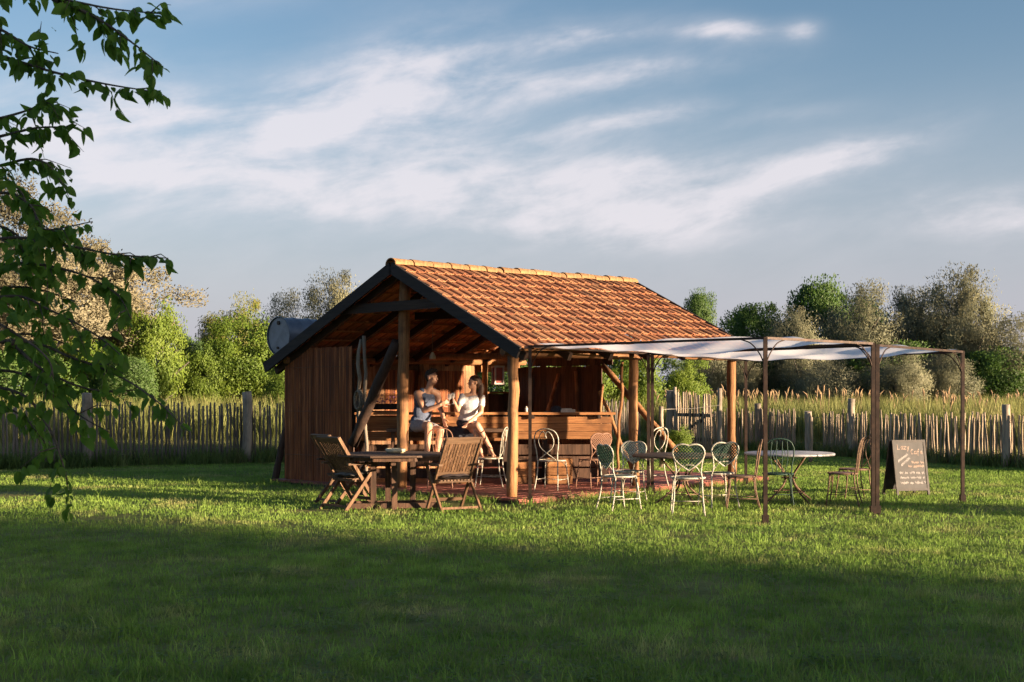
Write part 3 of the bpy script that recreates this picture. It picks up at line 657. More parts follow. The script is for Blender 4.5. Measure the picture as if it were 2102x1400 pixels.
log('eave_beam', (-.12, .04, 2.17), (3.12, .04, 2.15), .055, MT['logx'])
log('eave_beam', (2.75, .06, 2.20), (5.98, .02, 2.20), .060, MT['logx'])
log('eave_beam', (-.1, 5.3, 2.14), (6.0, 5.3, 2.2), .06, MT['logx'])
log('tie_beam', (3.0, .0, 2.22), (3.0, 5.4, 2.24), .06, MT['log'])
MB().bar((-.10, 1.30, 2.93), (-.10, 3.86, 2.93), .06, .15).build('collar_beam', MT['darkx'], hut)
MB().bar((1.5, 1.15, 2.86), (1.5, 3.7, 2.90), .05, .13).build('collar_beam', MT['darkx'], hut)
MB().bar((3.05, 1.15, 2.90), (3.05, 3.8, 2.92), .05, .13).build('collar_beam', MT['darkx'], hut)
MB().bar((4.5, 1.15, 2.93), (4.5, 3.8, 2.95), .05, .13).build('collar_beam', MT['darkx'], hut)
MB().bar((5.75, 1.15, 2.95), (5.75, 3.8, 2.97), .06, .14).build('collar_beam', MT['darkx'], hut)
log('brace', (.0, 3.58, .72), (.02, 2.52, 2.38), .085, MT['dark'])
log('brace', (5.7, 2.95, 2.1), (5.7, 1.2, .5), .06, MT['logx'])
# verge boards
def verge(b0, z0, b1, z1, a, h=.175):
    MB().bar((a, b0, z0), (a, b1, z1), .035, h, (0, 0, 1)).build('verge_board', MT['verge'], roof)
for a in (A0 - .02, A1 + .02):
    verge(BR - .02, zr(BR, a) - .085, RB, zr(RB, a) - .085, a); verge(RB, zl(RB, a) - .085, BL, zl(BL, a) - .085, a)
# rafters and battens
for i in range(7):
    a = .0 + i * .96
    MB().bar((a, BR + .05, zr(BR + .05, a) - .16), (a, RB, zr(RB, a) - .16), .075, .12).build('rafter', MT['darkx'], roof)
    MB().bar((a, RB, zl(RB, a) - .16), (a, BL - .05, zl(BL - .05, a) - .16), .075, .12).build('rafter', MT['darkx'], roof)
for k in range(11):
    b = RB + .1 + k * .325
    if b < BL: MB().bar((A0, b, zl(b, A0) - .075), (A1, b, zl(b, A1) - .075), .045, .028).build('batten', MT['plankx'], roof)
for k in range(9):
    b = BR + .08 + k * .30
    MB().bar((A0, b, zr(b, A0) - .075), (A1, b, zr(b, A1) - .075), .045, .028).build('batten', MT['plankx'], roof)
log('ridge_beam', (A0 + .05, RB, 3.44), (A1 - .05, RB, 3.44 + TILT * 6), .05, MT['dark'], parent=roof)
# clay tiles
PR = [(0, 0), (.012, .022), (.036, .034), (.060, .023), (.076, .003), (.118, 0), (.140, .008), (.162, .0), (.219, .004)]
def tile_mb(b, mw, L=.355, lift=.030, jit=0.):
    n = len(PR); vs = []
    for (yy, dz) in ((0, lift), (L * .5, lift * .55), (L, .004)): vs += [mw @ V((x, yy, z + dz)) for x, z in PR]
    vs += [mw @ V((x, 0, z + lift - .017)) for x, z in PR]
    fs = [(r * n + i, r * n + i + 1, (r + 1) * n + i + 1, (r + 1) * n + i) for r in (0, 1) for i in range(n - 1)] + [(3 * n + i, 3 * n + i + 1, i + 1, i) for i in range(n - 1)]
    b.add(vs, fs)
tm = []
for k in range(3):
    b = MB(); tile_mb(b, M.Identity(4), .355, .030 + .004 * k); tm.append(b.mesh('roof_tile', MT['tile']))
th = math.atan(.511); NR, NC = 10, 30; sl_ = (RB - BR) / math.cos(th); pit = sl_ / NR; pa = (A1 - A0) / NC
for r_ in range(NR):
    for c_ in range(NC):
        a = A0 + c_ * pa; b = BR - .03 + r_ * pit * math.cos(th); z = zr(b, a) - .035
        Rm = M(((1, 0, 0), (0, math.cos(th), -math.sin(th)), (TILT, math.sin(th), math.cos(th)))).to_4x4()
        mw = M.Translation((a, b, z)) @ Rm @ M.Rotation(random.gauss(0, .012), 4, 'Z') @ M.Rotation(random.gauss(0, .010), 4, 'X') @ M.Translation((random.gauss(0, .003), random.gauss(0, .006), abs(random.gauss(0, .004))))
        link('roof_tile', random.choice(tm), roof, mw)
th2 = math.atan(.449); sl2 = (BL - RB) / math.cos(th2); nr2 = 11; p2 = sl2 / nr2; b_ = MB()
for r_ in range(nr2):
    for c_ in range(NC):
        a = A0 + (c_ + 1) * pa; b = BL + .03 - r_ * p2 * math.cos(th2); z = zl(b, a) - .035
        Rm = M(((-1, 0, 0), (0, -math.cos(th2), math.sin(th2)), (-TILT, math.sin(th2), math.cos(th2)))).to_4x4()
        tile_mb(b_, M.Translation((a, b, z)) @ Rm @ M.Rotation(random.gauss(0, .008), 4, 'Z') @ M.Rotation(random.gauss(0, .006), 4, 'X'), .42)
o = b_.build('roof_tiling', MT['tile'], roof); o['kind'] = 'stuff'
b = MB(); n = 8; L = .47
vs = []
for yy, rr in ((0, .108), (L * .5, .100), (L, .092)): vs += [V((yy, -rr * 1.15 * math.cos(math.pi * k / n), rr * math.sin(math.pi * k / n) - .03)) for k in range(n + 1)]
vs += [V((0, -(.09) * 1.15 * math.cos(math.pi * k / n), .09 * math.sin(math.pi * k / n) - .03)) for k in range(n + 1)]
b.add(vs, [(r * (n + 1) + k, r * (n + 1) + k + 1, (r + 1) * (n + 1) + k + 1, (r + 1) * (n + 1) + k) for r in (0, 1) for k in range(n)] + [(k, k + 1, 3 * (n + 1) + k + 1, 3 * (n + 1) + k) for k in range(n)], True)
rm = b.mesh('ridge_tile', MT['ridge'])
NRT = 15
for k in range(NRT):
    a = A0 - .03 + k * (A1 - A0) / NRT
    link('ridge_tile', rm, roof, M.Translation((a, RB, 3.60 + TILT * a + random.gauss(0, .006))) @ M.Rotation(-math.atan(TILT) + random.gauss(0, .012), 4, 'Y') @ M.Rotation(random.gauss(0, .012), 4, 'Z'))
# reed wall on the gable: canes bound side by side
b = MB(); y = 3.58
while y < 5.42:
    r = random.uniform(.0055, .0085); top = min(2.33 + random.uniform(-.012, .012), zl(y) - .13); a = -.02 + random.uniform(-.006, .006)
    b.tube([(a, y, .02), (a + random.gauss(0, .004), y + random.gauss(0, .003), 1.1), (a, y + random.gauss(0, .003), top)], r, 5, False); y += r * 1.75
o = b.build('reed_screen', MT['reed'], walls); o['kind'] = 'stuff'
MB().box((.03, 4.5, 1.08), (.03, 1.84, 2.06)).build('backing_board', MT['dkplank'], walls)
for z in (.5, 1.25, 2.0): MB().tube([(-.035, 3.58, z), (-.035, 4.5, z + .008), (-.035, 5.42, z)], .004, 4).build('binding_wire', MT['rust'], walls)
# back wall: upright boards and reed mats between the posts, an opening at the far end
def boards(name, mat, p0, p1, z0, z1, wd, gap=.006, th_=.022, missing=()):
    p0 = V(p0); p1 = V(p1); L = (p1 - p0).length; d = (p1 - p0) / L; s = 0; k = 0
    while s < L - .02:
        w_ = min(wd * random.uniform(.75, 1.15), L - s); c = p0 + d * (s + w_ / 2)
        if k not in missing:
            zz0, zz1 = z0 + random.uniform(0, .02), z1 + random.uniform(-.02, .02)
            MB().bar((c.x, c.y, zz0), (c.x, c.y, zz1), w_ - gap, th_, (-d.y, d.x, 0)).build(name, mat, gablew if name == 'gable_board' else backw)
        s += w_; k += 1
boards('wall_board', MT['plank'], (.15, 5.42, 0), (4.7, 5.42, 0), .06, 2.17, .16)
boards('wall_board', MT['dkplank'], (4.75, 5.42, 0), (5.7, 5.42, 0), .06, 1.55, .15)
MB().bar((4.7, 5.40, 2.06), (5.8, 5.40, 2.08), .05, .15).build('lintel', MT['logx'], backw)
MB().bar((4.7, 5.38, 1.57), (5.8, 5.38, 1.57), .09, .035).build('window_sill', MT['plankx'], backw)
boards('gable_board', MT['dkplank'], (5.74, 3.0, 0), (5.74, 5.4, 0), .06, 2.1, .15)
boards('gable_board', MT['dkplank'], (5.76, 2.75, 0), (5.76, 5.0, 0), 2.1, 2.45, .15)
for (a, b0, z0, b1, z1) in ((5.65, 4.35, 1.2, 4.05, 1.95), (5.66, 3.55, 1.0, 3.6, 2.0), (5.66, 4.9, 1.0, 4.8, 2.0)): log('pole', (a, b0, z0), (a, b1, z1), .035, MT['plank'])
b = MB(); a = 2.25                                                    # reed mat hung on the back wall
while a < 4.3:
    b.tube([(a, 5.385, .9), (a + random.gauss(0, .003), 5.385, 2.0)], random.uniform(.005, .008), 4, False); a += .013
o = b.build('reed_mat', MT['reed'], backw); o['kind'] = 'stuff'
# crooked slim poles beside the bar's end and by the reed wall
for p0, p1, r in (((3.30, .70, .08), (3.46, .66, 2.1), .026), ((3.12, .95, .08), (3.20, .90, 1.72), .022), ((3.55, .45, .08), (3.30, 1.05, 1.6), .032)): log('pole', p0, p1, r, MT['log'], .02)
log('pole', (.05, 3.50, .75), (.05, 3.46, 2.45), .030, MT['greyw'], .015); log('pole', (.07, 3.30, .1), (.05, 3.33, 2.5), .03, MT['greyw'], .015)
log('strut', (-.1, 5.62, 0.), (.02, 5.45, .95), .06, MT['dark'])
# hemp coil of rope hanging by the reed wall
cb = MB(); c = V((-.02, 3.40, 1.55))
for k in range(4): cb.tube([c + V((.02 * k - .03, .075 * math.cos(q), -.10 + (.15 + .008 * k) * math.sin(q))) for q in [i * math.pi / 8 for i in range(16)]], .012, 6, closed=True)
cb.tube([c + V((0, 0, .05)), c + V((.02, 0, .75))], .007, 5)
o = cb.build('rope_coil', MT['rope'], None, M.Translation(HA) @ M.Rotation(HANG, 4, 'Z')); tag(o, 'coil of pale rope hanging on the pole beside the reed wall', 'rope')
# oil drum lying on the left roof slope
cp = H(-.10, 5.50, zl(5.50) + .365); t = thing('metal_drum', 'blue-grey metal drum lying on the roof edge above the reed wall', 'drum', cp, HANG)
b = MB(); L = .88; rr = .32
prof = []
for i in range(23):
    x = L * i / 22; prof.append((x, rr + (.012 if i in (7, 8, 14, 15) else 0) + (.012 if i in (0, 22) else 0)))
n = 28; vs = [V((x, r * math.cos(2 * math.pi * k / n), r * math.sin(2 * math.pi * k / n))) for x, r in prof for k in range(n)]
b.add(vs, [(i * n + k, (i + 1) * n + k, (i + 1) * n + (k + 1) % n, i * n + (k + 1) % n) for i in range(22) for k in range(n)], True); b.build('shell', MT['drum'], t)
caps_ = []
for nm, x in (('end_cap', .014), ('end_cap', L - .014)):
    caps_ += [MB().add([V((x, .316 * math.cos(2 * math.pi * k / n), .316 * math.sin(2 * math.pi * k / n))) for k in range(n)], [tuple(range(n))]).build(nm, MT['drumcap'], t)]
MB().tube([(0, .332 * math.cos(q), .332 * math.sin(q)) for q in [i * math.pi / 14 for i in range(28)]], .011, 6, closed=True).build('rim', MT['drum'], t)
for (yy, zz, r) in ((.0, .225, .035), (.02, -.21, .022)): MB().tube([(.016, yy, zz), (-.012, yy, zz)], r, 12).build('bung', MT['iron'], caps_[0])
MB().box((.45, 0, -.34), (.10, .5, .05)).build('chock', MT['dark'], t)

# ------------------------------------------------------------------ deck
dk = thing('wooden_deck', 'low deck of red-brown painted planks under the hut', 'deck', HA, HANG)
nb = 41; pw = 5.9 / nb; pm = MB().box((3.0, 0, .058), (6.5, pw - .008, .03)).mesh('plank', MT['deck'])
for k in range(nb): link('plank', pm, dk, M.Translation((random.gauss(0, .01), -.40 + pw * (k + .5), random.gauss(0, .0015))))
for a in (-.2, 1.9, 4.0, 6.1): MB().box((a, 2.5, .021), (.08, 5.7, .042)).build('joist', MT['dark'], dk)
MB().box((3.0, -.415, .03), (6.5, .022, .058)).build('fascia', MT['deck'], dk)

# ------------------------------------------------------------------ bar counter (faces the open corner)
Y0 = 20.3; bar = thing('bar_counter', 'long rustic plank bar counter with narrow raised shelf inside the hut', 'bar', (-.45, Y0, .075))
def bl(X, z): return V((X + .45, 0, z - .075))
for k, (z0, z1) in enumerate(((.80, .925), (.932, 1.055), (1.062, 1.17))):
    MB().bar(bl(-2.60, (z0 + z1) / 2), bl(1.66, (z0 + z1) / 2), .035, z1 - z0).build('front_board', MT['plankx'], bar)
MB().bar(bl(-2.65, 1.225) + V((0, .06, 0)), bl(1.72, 1.225) + V((0, .06, 0)), .34, .04).build('counter_top', MT['plankx'], bar)
MB().bar(bl(-2.5, .80) + V((0, -.10, 0)), bl(.02, .80) + V((0, -.10, 0)), .16, .045).build('foot_ledge', MT['plankx'], bar)
MB().bar(bl(-2.05, .955) + V((0, -.24, 0)), bl(.02, .955) + V((0, -.24, 0)), .40, .05).build('seat_ledge', MT['tabled'], bar)
for X in (-2.5, -1.15, -.1, .55, 1.55): MB().bar(bl(X, .08) + V((0, .06, 0)), bl(X, 1.2) + V((0, .06, 0)), .09, .09).build('upright', MT['dark'], bar)
for X in (-1.95, -.95, -.05): MB().bar(bl(X, .08) + V((0, -.34, 0)), bl(X, .93) + V((0, -.34, 0)), .06, .06).build('upright', MT['tablez'], bar)
for X in (.35, 1.45): MB().box(bl(X, 1.17) + V((0, -.05, 0)), (.05, .10, .06)).build('bracket', MT['dark'], bar)
for X0, X1 in ((-2.5, 1.6),): 
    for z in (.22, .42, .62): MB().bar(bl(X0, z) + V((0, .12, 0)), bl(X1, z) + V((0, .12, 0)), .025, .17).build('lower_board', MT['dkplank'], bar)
# crates and odd things under and behind the bar
def crate(x, y, z, w_, d_, h_, label, mat='plankx'):
    t = thing('wooden_crate', label, 'crate', (x, y, z)); 
    for k in range(3):
        zz = h_ * (k + .5) / 3; hh = h_ / 3 - .012
        for sy in (-1, 1): MB().box((0, sy * d_ / 2, zz), (w_, .014, hh)).build('slat', MT[mat], t)
        for sx_ in (-1, 1): MB().box((sx_ * (w_ / 2 - .012), 0, zz), (.014, d_ - .02, hh)).build('slat', MT[mat], t)
    MB().box((0, 0, .012), (w_ - .03, d_ - .02, .016)).build('bottom', MT[mat], t)
    for sx_ in (-1, 1):
        for sy in (-1, 1): MB().box((sx_ * (w_ / 2 - .045), sy * (d_ / 2 - .022), h_ / 2), (.03, .03, h_ - .01)).build('corner', MT[mat], t)
crate(.78, 20.1, .075, .42, .30, .42, 'wooden crate standing under the bar behind the wicker-backed chair')
crate(.15, 20.12, .075, .46, .30, .36, 'wooden crate standing under the bar behind the cream chair')
crate(-1.0, 20.1, .075, .50, .30, .34, 'wooden crate under the ledge below the seated man')
crate(-2.15, 20.72, 1.03, .70, .26, .24, 'orange-brown slatted box behind the bar left of the centre post')
t = thing('back_shelf', 'low shelf behind the bar carrying the orange-brown box', 'shelf', (-2.15, 20.72, .075)); MB().box((0, 0, .93), (.9, .34, .04)).build('board', MT['plankx'], t)
for q in (-.38, .38): MB().box((q, 0, .455), (.06, .28, .91)).build('side', MT['dark'], t)
# lantern-like red box hung in the opening
p = P(1022, 768, 22.6); t = thing('hanging_lantern', 'red lantern with pale frame hanging in the hut by the corner post', 'lantern', p - V((0, 0, .19)), .35)
MB().box((0, 0, .17), (.145, .145, .28)).build('red_panel', MT['redp'], t)
for q in ((-1, -1), (-1, 1), (1, -1), (1, 1)): MB().box((q[0] * .08, q[1] * .08, .17), (.028, .028, .32)).build('corner_bar', MT['whitep'], t)
for z in (.01, .33): MB().box((0, 0, z), (.2, .2, .03)).build('rim', MT['whitep'], t)
MB().tube([(0, 0, .34), (0, 0, .62)], .006, 5).build('cord', MT['rope'], t)
# things standing on the bar
t = thing('folded_towel', 'white folded towel on the bar behind the cream chair', 'towel', (.93, Y0 + .02, 1.246)); MB().box((0, 0, .022), (.24, .2, .044)).build('fold', MT['whitep'], t); MB().box((-.02, .01, .052), (.17, .17, .016)).build('fold', MT['whitep'], t)
b = MB(); b.lathe([(.0, .11), (.05, .105), (.085, .075), (.095, .03), (.1, .0)], 14, (0, 0, 0)); b.add([(-.1, -.05, .0), (-.2, -.045, -.002), (-.2, .045, -.002), (-.1, .05, .0), (-.1, -.05, .014), (-.2, -.045, .010), (-.2, .045, .010), (-.1, .05, .014)], [(0, 1, 2, 3), (7, 6, 5, 4), (0, 4, 5, 1), (1, 5, 6, 2), (2, 6, 7, 3)])
o = b.build('cap', MT['navy'], None, M.Translation((.74, Y0 + .02, 1.247))); tag(o, 'dark peaked cap lying on the bar beside the white towel', 'cap')
b = MB(); b.lathe([(0, 0), (.024, .002), (.026, .06), (.018, .075), (.010, .085), (.010, .10), (0, .101)], 12); o = b.build('salt_shaker', MT['whitep'], None, M.Translation((.24, Y0 + .02, 1.246))); tag(o, 'small white shaker on the bar beside the corner post', 'shaker')
t = thing('flower_box', 'box of small purple and pink flowers behind the bar brace', 'flowers', (-2.1, 20.72, 1.285))
MB().box((0, 0, .05), (.56, .14, .10)).build('box', MT['dark'], t)
vs = []
for k in range(70):
    q = np.array([random.uniform(-.26, .26), random.gauss(0, .05), .12 + abs(random.gauss(0, .07))]); a = np.random.normal(size=3); a /= np.linalg.norm(a); s_ = np.cross(a, np.random.normal(size=3)); s_ /= np.linalg.norm(s_)
    vs += [q, q + a * .02 - s_ * .016, q + a * .04, q + a * .02 + s_ * .016]
link('flowers', np_mesh('flowers', np.array(vs), 4, [(0, 1, 2, 3)], plain('purple_petal', (.32, .10, .30), .6, 0, (.45, .22, .40), 9)), t)
# hanging pendant with dried flowers above the man, and its cord
p = P(888, 735, 20.9); t = thing('pendant_lamp', 'small pale pendant lamp hanging above the man', 'lamp', p)
b = MB(); b.lathe([(.012, .10), (.03, .085), (.05, .03), (.055, -.02), (.05, -.02), (.045, .03), (.02, .08)], 14); b.build('shade', MT['cream'], t); MB().tube([(0, 0, .09), (0, 0, .75)], .005, 5).build('cord', MT['rope'], t)
# ------------------------------------------------------------------ garden chairs of bent rod
def heart(n=40, sx=.17, sz=.20):
    out = []
    for k in range(n):
        q = 2 * math.pi * k / n; x = sx * math.copysign(abs(math.sin(q)) ** 1.9, math.sin(q)); zz = (13 * math.cos(q) - 2.4 * math.cos(2 * q) - 1.0 * math.cos(3 * q) - .4 * math.cos(4 * q)) / 16; out.append((x, sz * zz))
    return out
def inside(poly, x, y):
    c = False; j = len(poly) - 1
    for i in range(len(poly)):
        if (poly[i][1] > y) != (poly[j][1] > y) and x < (poly[j][0] - poly[i][0]) * (y - poly[i][1]) / (poly[j][1] - poly[i][1]) + poly[i][0]: c = not c
        j = i
    return c
def back_pt(x, z):          # point of the leaning, slightly curved backrest; z above ground
    return V((x, -.195 - (z - .45) * .16 + x * x * .5, z))
CHAIRM = {}
def chair_meshes(frame, weave, seat, style):
    key = (frame, weave, seat, style)
    if key in CHAIRM: return CHAIRM[key]
    fm = MT[frame]; parts = []; rr = .0095
    legs = [cr([(s * .165, .15, .455), (s * .185, .17, .25), (s * .20, .205, .0)], 4) for s in (-1, 1)] + [cr([(s * .165, -.17, .455), (s * .17, -.185, .25), (s * .195, -.245, .0)], 4) for s in (-1, 1)]
    for L in legs: parts.append(('leg', MB().tube(L, rr, 7).mesh('leg', fm)))
    ring = [(.205 * math.cos(q), .20 * math.sin(q), .45) for q in [i * math.pi / 14 for i in range(28)]]
    parts.append(('seat_ring', MB().tube(ring, .012, 7, closed=True).mesh('seat_ring', fm)))
    parts.append(('seat', MB().lathe([(0, .462), (.12, .462), (.19, .455), (.198, .446), (.19, .438), (0, .436)], 24).mesh('seat', MT[seat])))
    b = MB()
    for s in (-1, 1): b.tube([(s * .188, .18, .16), (s * .182, -.205, .16)], .006, 5)
    b.tube([(-.185, -.01, .16), (.185, -.01, .16)], .006, 5); parts.append(('stretcher', b.mesh('stretcher', fm)))
    for s in (-1, 1): parts.append(('bracket', MB().tube(cr([(s * .18, .175, .30), (s * .13, .17, .40), (s * .03, .185, .445)], 4), .006, 5).mesh('bracket', fm)))
    loop = [back_pt(x, z) for x, z in [(-.165, .45), (-.172, .58), (-.195, .72), (-.19, .83), (-.13, .915), (0, .945), (.13, .915), (.19, .83), (.195, .72), (.172, .58), (.165, .45)]]
    if style != 'heart': parts.append(('back_loop', MB().tube(cr(loop, 4), rr, 7).mesh('back_loop', fm)))
    if style == 'heart':
        hp = [(x * 1.12, z + .735) for x, z in heart()]; parts.append(('heart_rim', MB().tube([back_pt(x, z) for x, z in hp], .011, 7, closed=True).mesh('heart_rim', fm)))
        for s in (-1, 1): parts.append(('back_rod', MB().tube(cr([back_pt(s * .165, .45), back_pt(s * .15, .54), back_pt(s * .165, .66), back_pt(s * .192, .78)], 4), rr, 7).mesh('back_rod', fm)))
        parts.append(('back_arch', MB().tube(cr([back_pt(-.155, .50), back_pt(-.08, .60), back_pt(0, .615), back_pt(.08, .60), back_pt(.155, .50)], 4), .007, 6).mesh('back_arch', fm)))
        b = MB(); sp = .028; hw = .0078
        for sg in (1, -1):
            for k in range(-16, 17):
                run = []
                for i in range(-30, 31):
                    u = i * .0125; x = (k * sp + u) * .7071; z = (k * sp - u) * .7071 * sg
                    if inside(hp, x, z + .735): run.append((x, z + .735))
                    else:
                        if len(run) > 1: b.tube([back_pt(*run[0]) + V((0, sg * .003, 0)), back_pt(*run[-1]) + V((0, sg * .003, 0))], hw, 4, False)
                        run = []
        parts.append(('weave', b.mesh('weave', MT[weave])))
    elif style == 'scroll':
        b = [(-.14, .47), (-.03, .55), (.09, .65), (.125, .76), (.085, .87), (.03, .90), (.0, .85), (.012, .80)]
        for s in (-1, 1): parts.append(('scroll', MB().tube(cr([back_pt(s * x, z) for x, z in b], 5), .0075, 6).mesh('scroll', fm)))
    elif style == 'bars':
        for x in (-.10, -.035, .035, .10): parts.append(('back_bar', MB().tube(cr([back_pt(x * .8, .46), back_pt(x * 1.15, .70), back_pt(x, .915)], 4), .006, 6).mesh('back_bar', fm)))
        for s in (-1, 1): parts.append(('scroll', MB().tube(cr([back_pt(s * .02, .62), back_pt(s * .075, .68), back_pt(s * .07, .77), back_pt(s * .02, .80)], 4), .005, 5).mesh('scroll', fm)))
    CHAIRM[key] = parts; return parts
def chair(label, p, rz, frame='white', weave='greenw', seat='greenw', style='heart', sc=1., z0=0., group='bent-rod garden chairs'):
    t = thing('garden_chair', label, 'chair', (p[0], p[1], z0), R(rz), group); t.scale = (sc, sc, sc)
    bk_ = None; up = ('weave', 'back_arch', 'scroll', 'back_bar', 'back_rod')
    for nm, me in chair_meshes(frame, weave, seat, style):
        o = link(nm, me, bk_ if nm in up else t)
        if nm in ('back_loop', 'heart_rim'): bk_ = o
        if nm == 'weave': o['kind'] = 'stuff'
    return t
DZ = .075
def gp(px, Y): return ((px - CX) / F * Y, Y)
chair('white heart-back chair with dark green weave in side view, nearest the deck edge', gp(1272, 16.3), -62, sc=1.02)
chair('white heart-back chair with pale sunlit weave, facing out behind the side-view chair', gp(1290, 17.4), 155, weave='whitew', sc=1.0)
chair('white heart-back chair seen from behind, dark green weave, nearest the viewer', gp(1412, 15.75), -6, sc=1.06)
chair('white heart-back chair with dark green weave just right of the one nearest the viewer', gp(1474, 16.75), 14, sc=1.04)
chair('thin brown iron chair in profile beside the front awning post', gp(1522, 16.4), 82, frame='rust', seat='brownw', style='bars')
chair('dark green iron chair drawn up before the pale round table', gp(1597, 16.9), -8, frame='greenw', seat='greenw', style='bars')
chair('rusty iron chair with scrolled back facing the pale round table', gp(1730, 17.0), 68, frame='rust', seat='brownw', style='bars')
chair('rusty iron chair behind the scrolled one, mostly hidden by it', gp(1752, 17.9), 95, frame='rust', seat='brownw', style='scroll')
chair('cream scroll-back chair with tan wicker seat standing alone before the bar', gp(1133, 18.85), -24, seat='tanw', style='scroll', z0=DZ)
chair('brown heart-back wicker chair before the bar beside the cream one', gp(1218, 19.15), 28, frame='brownw', weave='brownw', seat='brownw', z0=DZ)
chair('cream scroll-back chair with tan seat under the woman\'s feet', gp(1006, 19.55), 80, seat='tanw', style='scroll', z0=DZ)
chair('brown arched chair under the man\'s feet', gp(903, 19.3), 4, frame='brownw', seat='tanw', style='bars', z0=DZ)
chair('cream chair half hidden behind the middle log post', gp(1332, 19.6), 40, seat='tanw', style='scroll', z0=DZ)

# ------------------------------------------------------------------ round iron tables
def round_table(label, p, top, r, h, rz):
    t = thing('round_table', label, 'table', (p[0], p[1], 0), rz, 'round iron tables')
    MB().lathe([(0, h), (r - .01, h), (r, h - .006), (r, h - .03), (r - .012, h - .03), (r - .012, h - .008), (0, h - .008)], 40).build('table_top', MT[top], t)
    for k in range(4):
        m_ = M.Rotation(k * math.pi / 2, 3, 'Z'); L = [m_ @ V(q) for q in ((.34, 0, h - .03), (.26, 0, h - .12), (.10, 0, h - .30), (.085, 0, h - .42), (.20, 0, .16), (.36, 0, .05), (.42, 0, .0))]
        MB().tube(cr(L, 5), .014, 7).build('leg', MT['rust'], t)
    MB().tube([(.105 * math.cos(q), .105 * math.sin(q), h - .36) for q in [i * math.pi / 10 for i in range(20)]], .009, 6, closed=True).build('collar', MT['rust'], t)
    MB().tube([(.22 * math.cos(q), .22 * math.sin(q), .15) for q in [i * math.pi / 10 for i in range(20)]], .008, 6, closed=True).build('ring', MT['rust'], t)
round_table('pale grey round iron table beneath the far end of the awning', gp(1620, 17.55), 'tabletop', .64, .71, .5)
round_table('brown-topped round iron table among the heart-back chairs', gp(1400, 17.2), 'rust', .70, .70, .3)

# ------------------------------------------------------------------ awning of thin steel posts and white cloth
def awning(label, cs, top, sheet_seed, sag, skip=()):
    base = cs[0]; t = thing('cloth_awning', label, 'awning', base); q = [c - base for c in cs]; rd = random.Random(sheet_seed)
    for i, c in enumerate(q):
        po = MB().box(c + V((0, 0, top[i] / 2)), (.046, .046, top[i])).build('post', MT['iron'], t)
        MB().box(c + V((0, 0, .055)), (.075, .075, .11)).build('foot_sleeve', MT['iron'], po); MB().box(c + V((0, 0, .006)), (.16, .16, .012)).build('base_plate', MT['iron'], po)
    for i in range(4):
        a, b_ = q[i], q[(i + 1) % 4]; za, zb = top[i], top[(i + 1) % 4]; A = a + V((0, 0, za - .012)); B = b_ + V((0, 0, zb - .012)); d = (B - A).normalized()
        MB().bar(A, B, .03, .03).build('top_bar', MT['iron'], t)
        for st, dr in ((A, d), (B, -d)):
            e = st + dr * .34; MB().tube(cr([st + V((0, 0, -.36)), st + dr * .07 + V((0, 0, -.20)), st + dr * .20 + V((0, 0, -.06)), e + V((0, 0, -.01))], 4), .008, 6).build('corner_bracket', MT['iron'], t)
    n = 26; vs = []
    for j in range(n + 1):
        for i in range(n + 1):
            u, v_ = .015 + .97 * i / n, .015 + .97 * j / n
            p = q[0].lerp(q[1], u).lerp(q[3].lerp(q[2], u), v_); z = (top[0] * (1 - u) + top[1] * u) * (1 - v_) + (top[3] * (1 - u) + top[2] * u) * v_
            pr = math.sin(math.pi * u) * math.sin(math.pi * v_)
            z += .012 - sag * pr ** .8 + .030 * math.sin(u * 9.4 + sheet_seed) * math.sin(math.pi * u) * (1 - .4 * v_) + .022 * math.sin(v_ * 12 + 2 * u + sheet_seed * 2) * math.sin(math.pi * v_) + .012 * math.sin(23 * u + 17 * v_)
            vs.append(V((p.x, p.y, z)))
    b = MB(); b.add(vs, [(j * (n + 1) + i, j * (n + 1) + i + 1, (j + 1) * (n + 1) + i + 1, (j + 1) * (n + 1) + i) for j in range(n) for i in range(n)], True); o = b.build('cloth_sheet', MT['sheet'], t)
    return t
P1 = G(1088, 1034); P2 = G(1571, 1076); P3 = G(1792, 1056); P4 = G(1976, 1031); P5 = G(1331, 1012); P6 = G(1531, 994)
k = V((.075, .062, 0))
awning('steel-framed white cloth awning beside the hut, front half', [P1, P2, P3, P5], [2.24, 2.24, 2.22, 2.20], 1, .09)
awning('steel-framed white cloth awning, rear half nearest the chalkboard', [P5 + k * .9, P3 + k, P4, P6], [2.19, 2.20, 2.17, 2.14], 4, .10)

# ------------------------------------------------------------------ dark eight-sided table, folding chairs
tp = G(806, 1043); tp.z = 0
t = thing('garden_table', 'dark eight-sided wooden table in front of the hut', 'table', tp, .12)
Rr = .80; oc = [(Rr * math.cos(math.pi / 8 + k * math.pi / 4), Rr * .94 * math.sin(math.pi / 8 + k * math.pi / 4)) for k in range(8)]
def clip_poly(poly, y0, y1):
    for lim, sg in ((y0, 1), (y1, -1)):
        out = []
        for i in range(len(poly)):
            a, b = poly[i], poly[(i + 1) % len(poly)]; ia, ib = (a[1] - lim) * sg >= 0, (b[1] - lim) * sg >= 0
            if ia: out.append(a)
            if ia != ib: u = (lim - a[1]) / (b[1] - a[1]); out.append((a[0] + (b[0] - a[0]) * u, lim))
        poly = out
    return poly
npl = 11; yy = -Rr * .94; stp = 2 * Rr * .94 / npl
for k in range(npl):
    pl_ = clip_poly(oc, yy + k * stp + .003, yy + (k + 1) * stp - .003)
    if len(pl_) > 2: MB().prism(pl_, .720, .745).build('plank', MT['tabled'], t)
for k in range(8):
    a, b = V((*oc[k], 0)) * .86, V((*oc[(k + 1) % 8], 0)) * .86; MB().bar(a + V((0, 0, .692)), b + V((0, 0, .692)), .03, .052).build('apron', MT['tablez'], t)
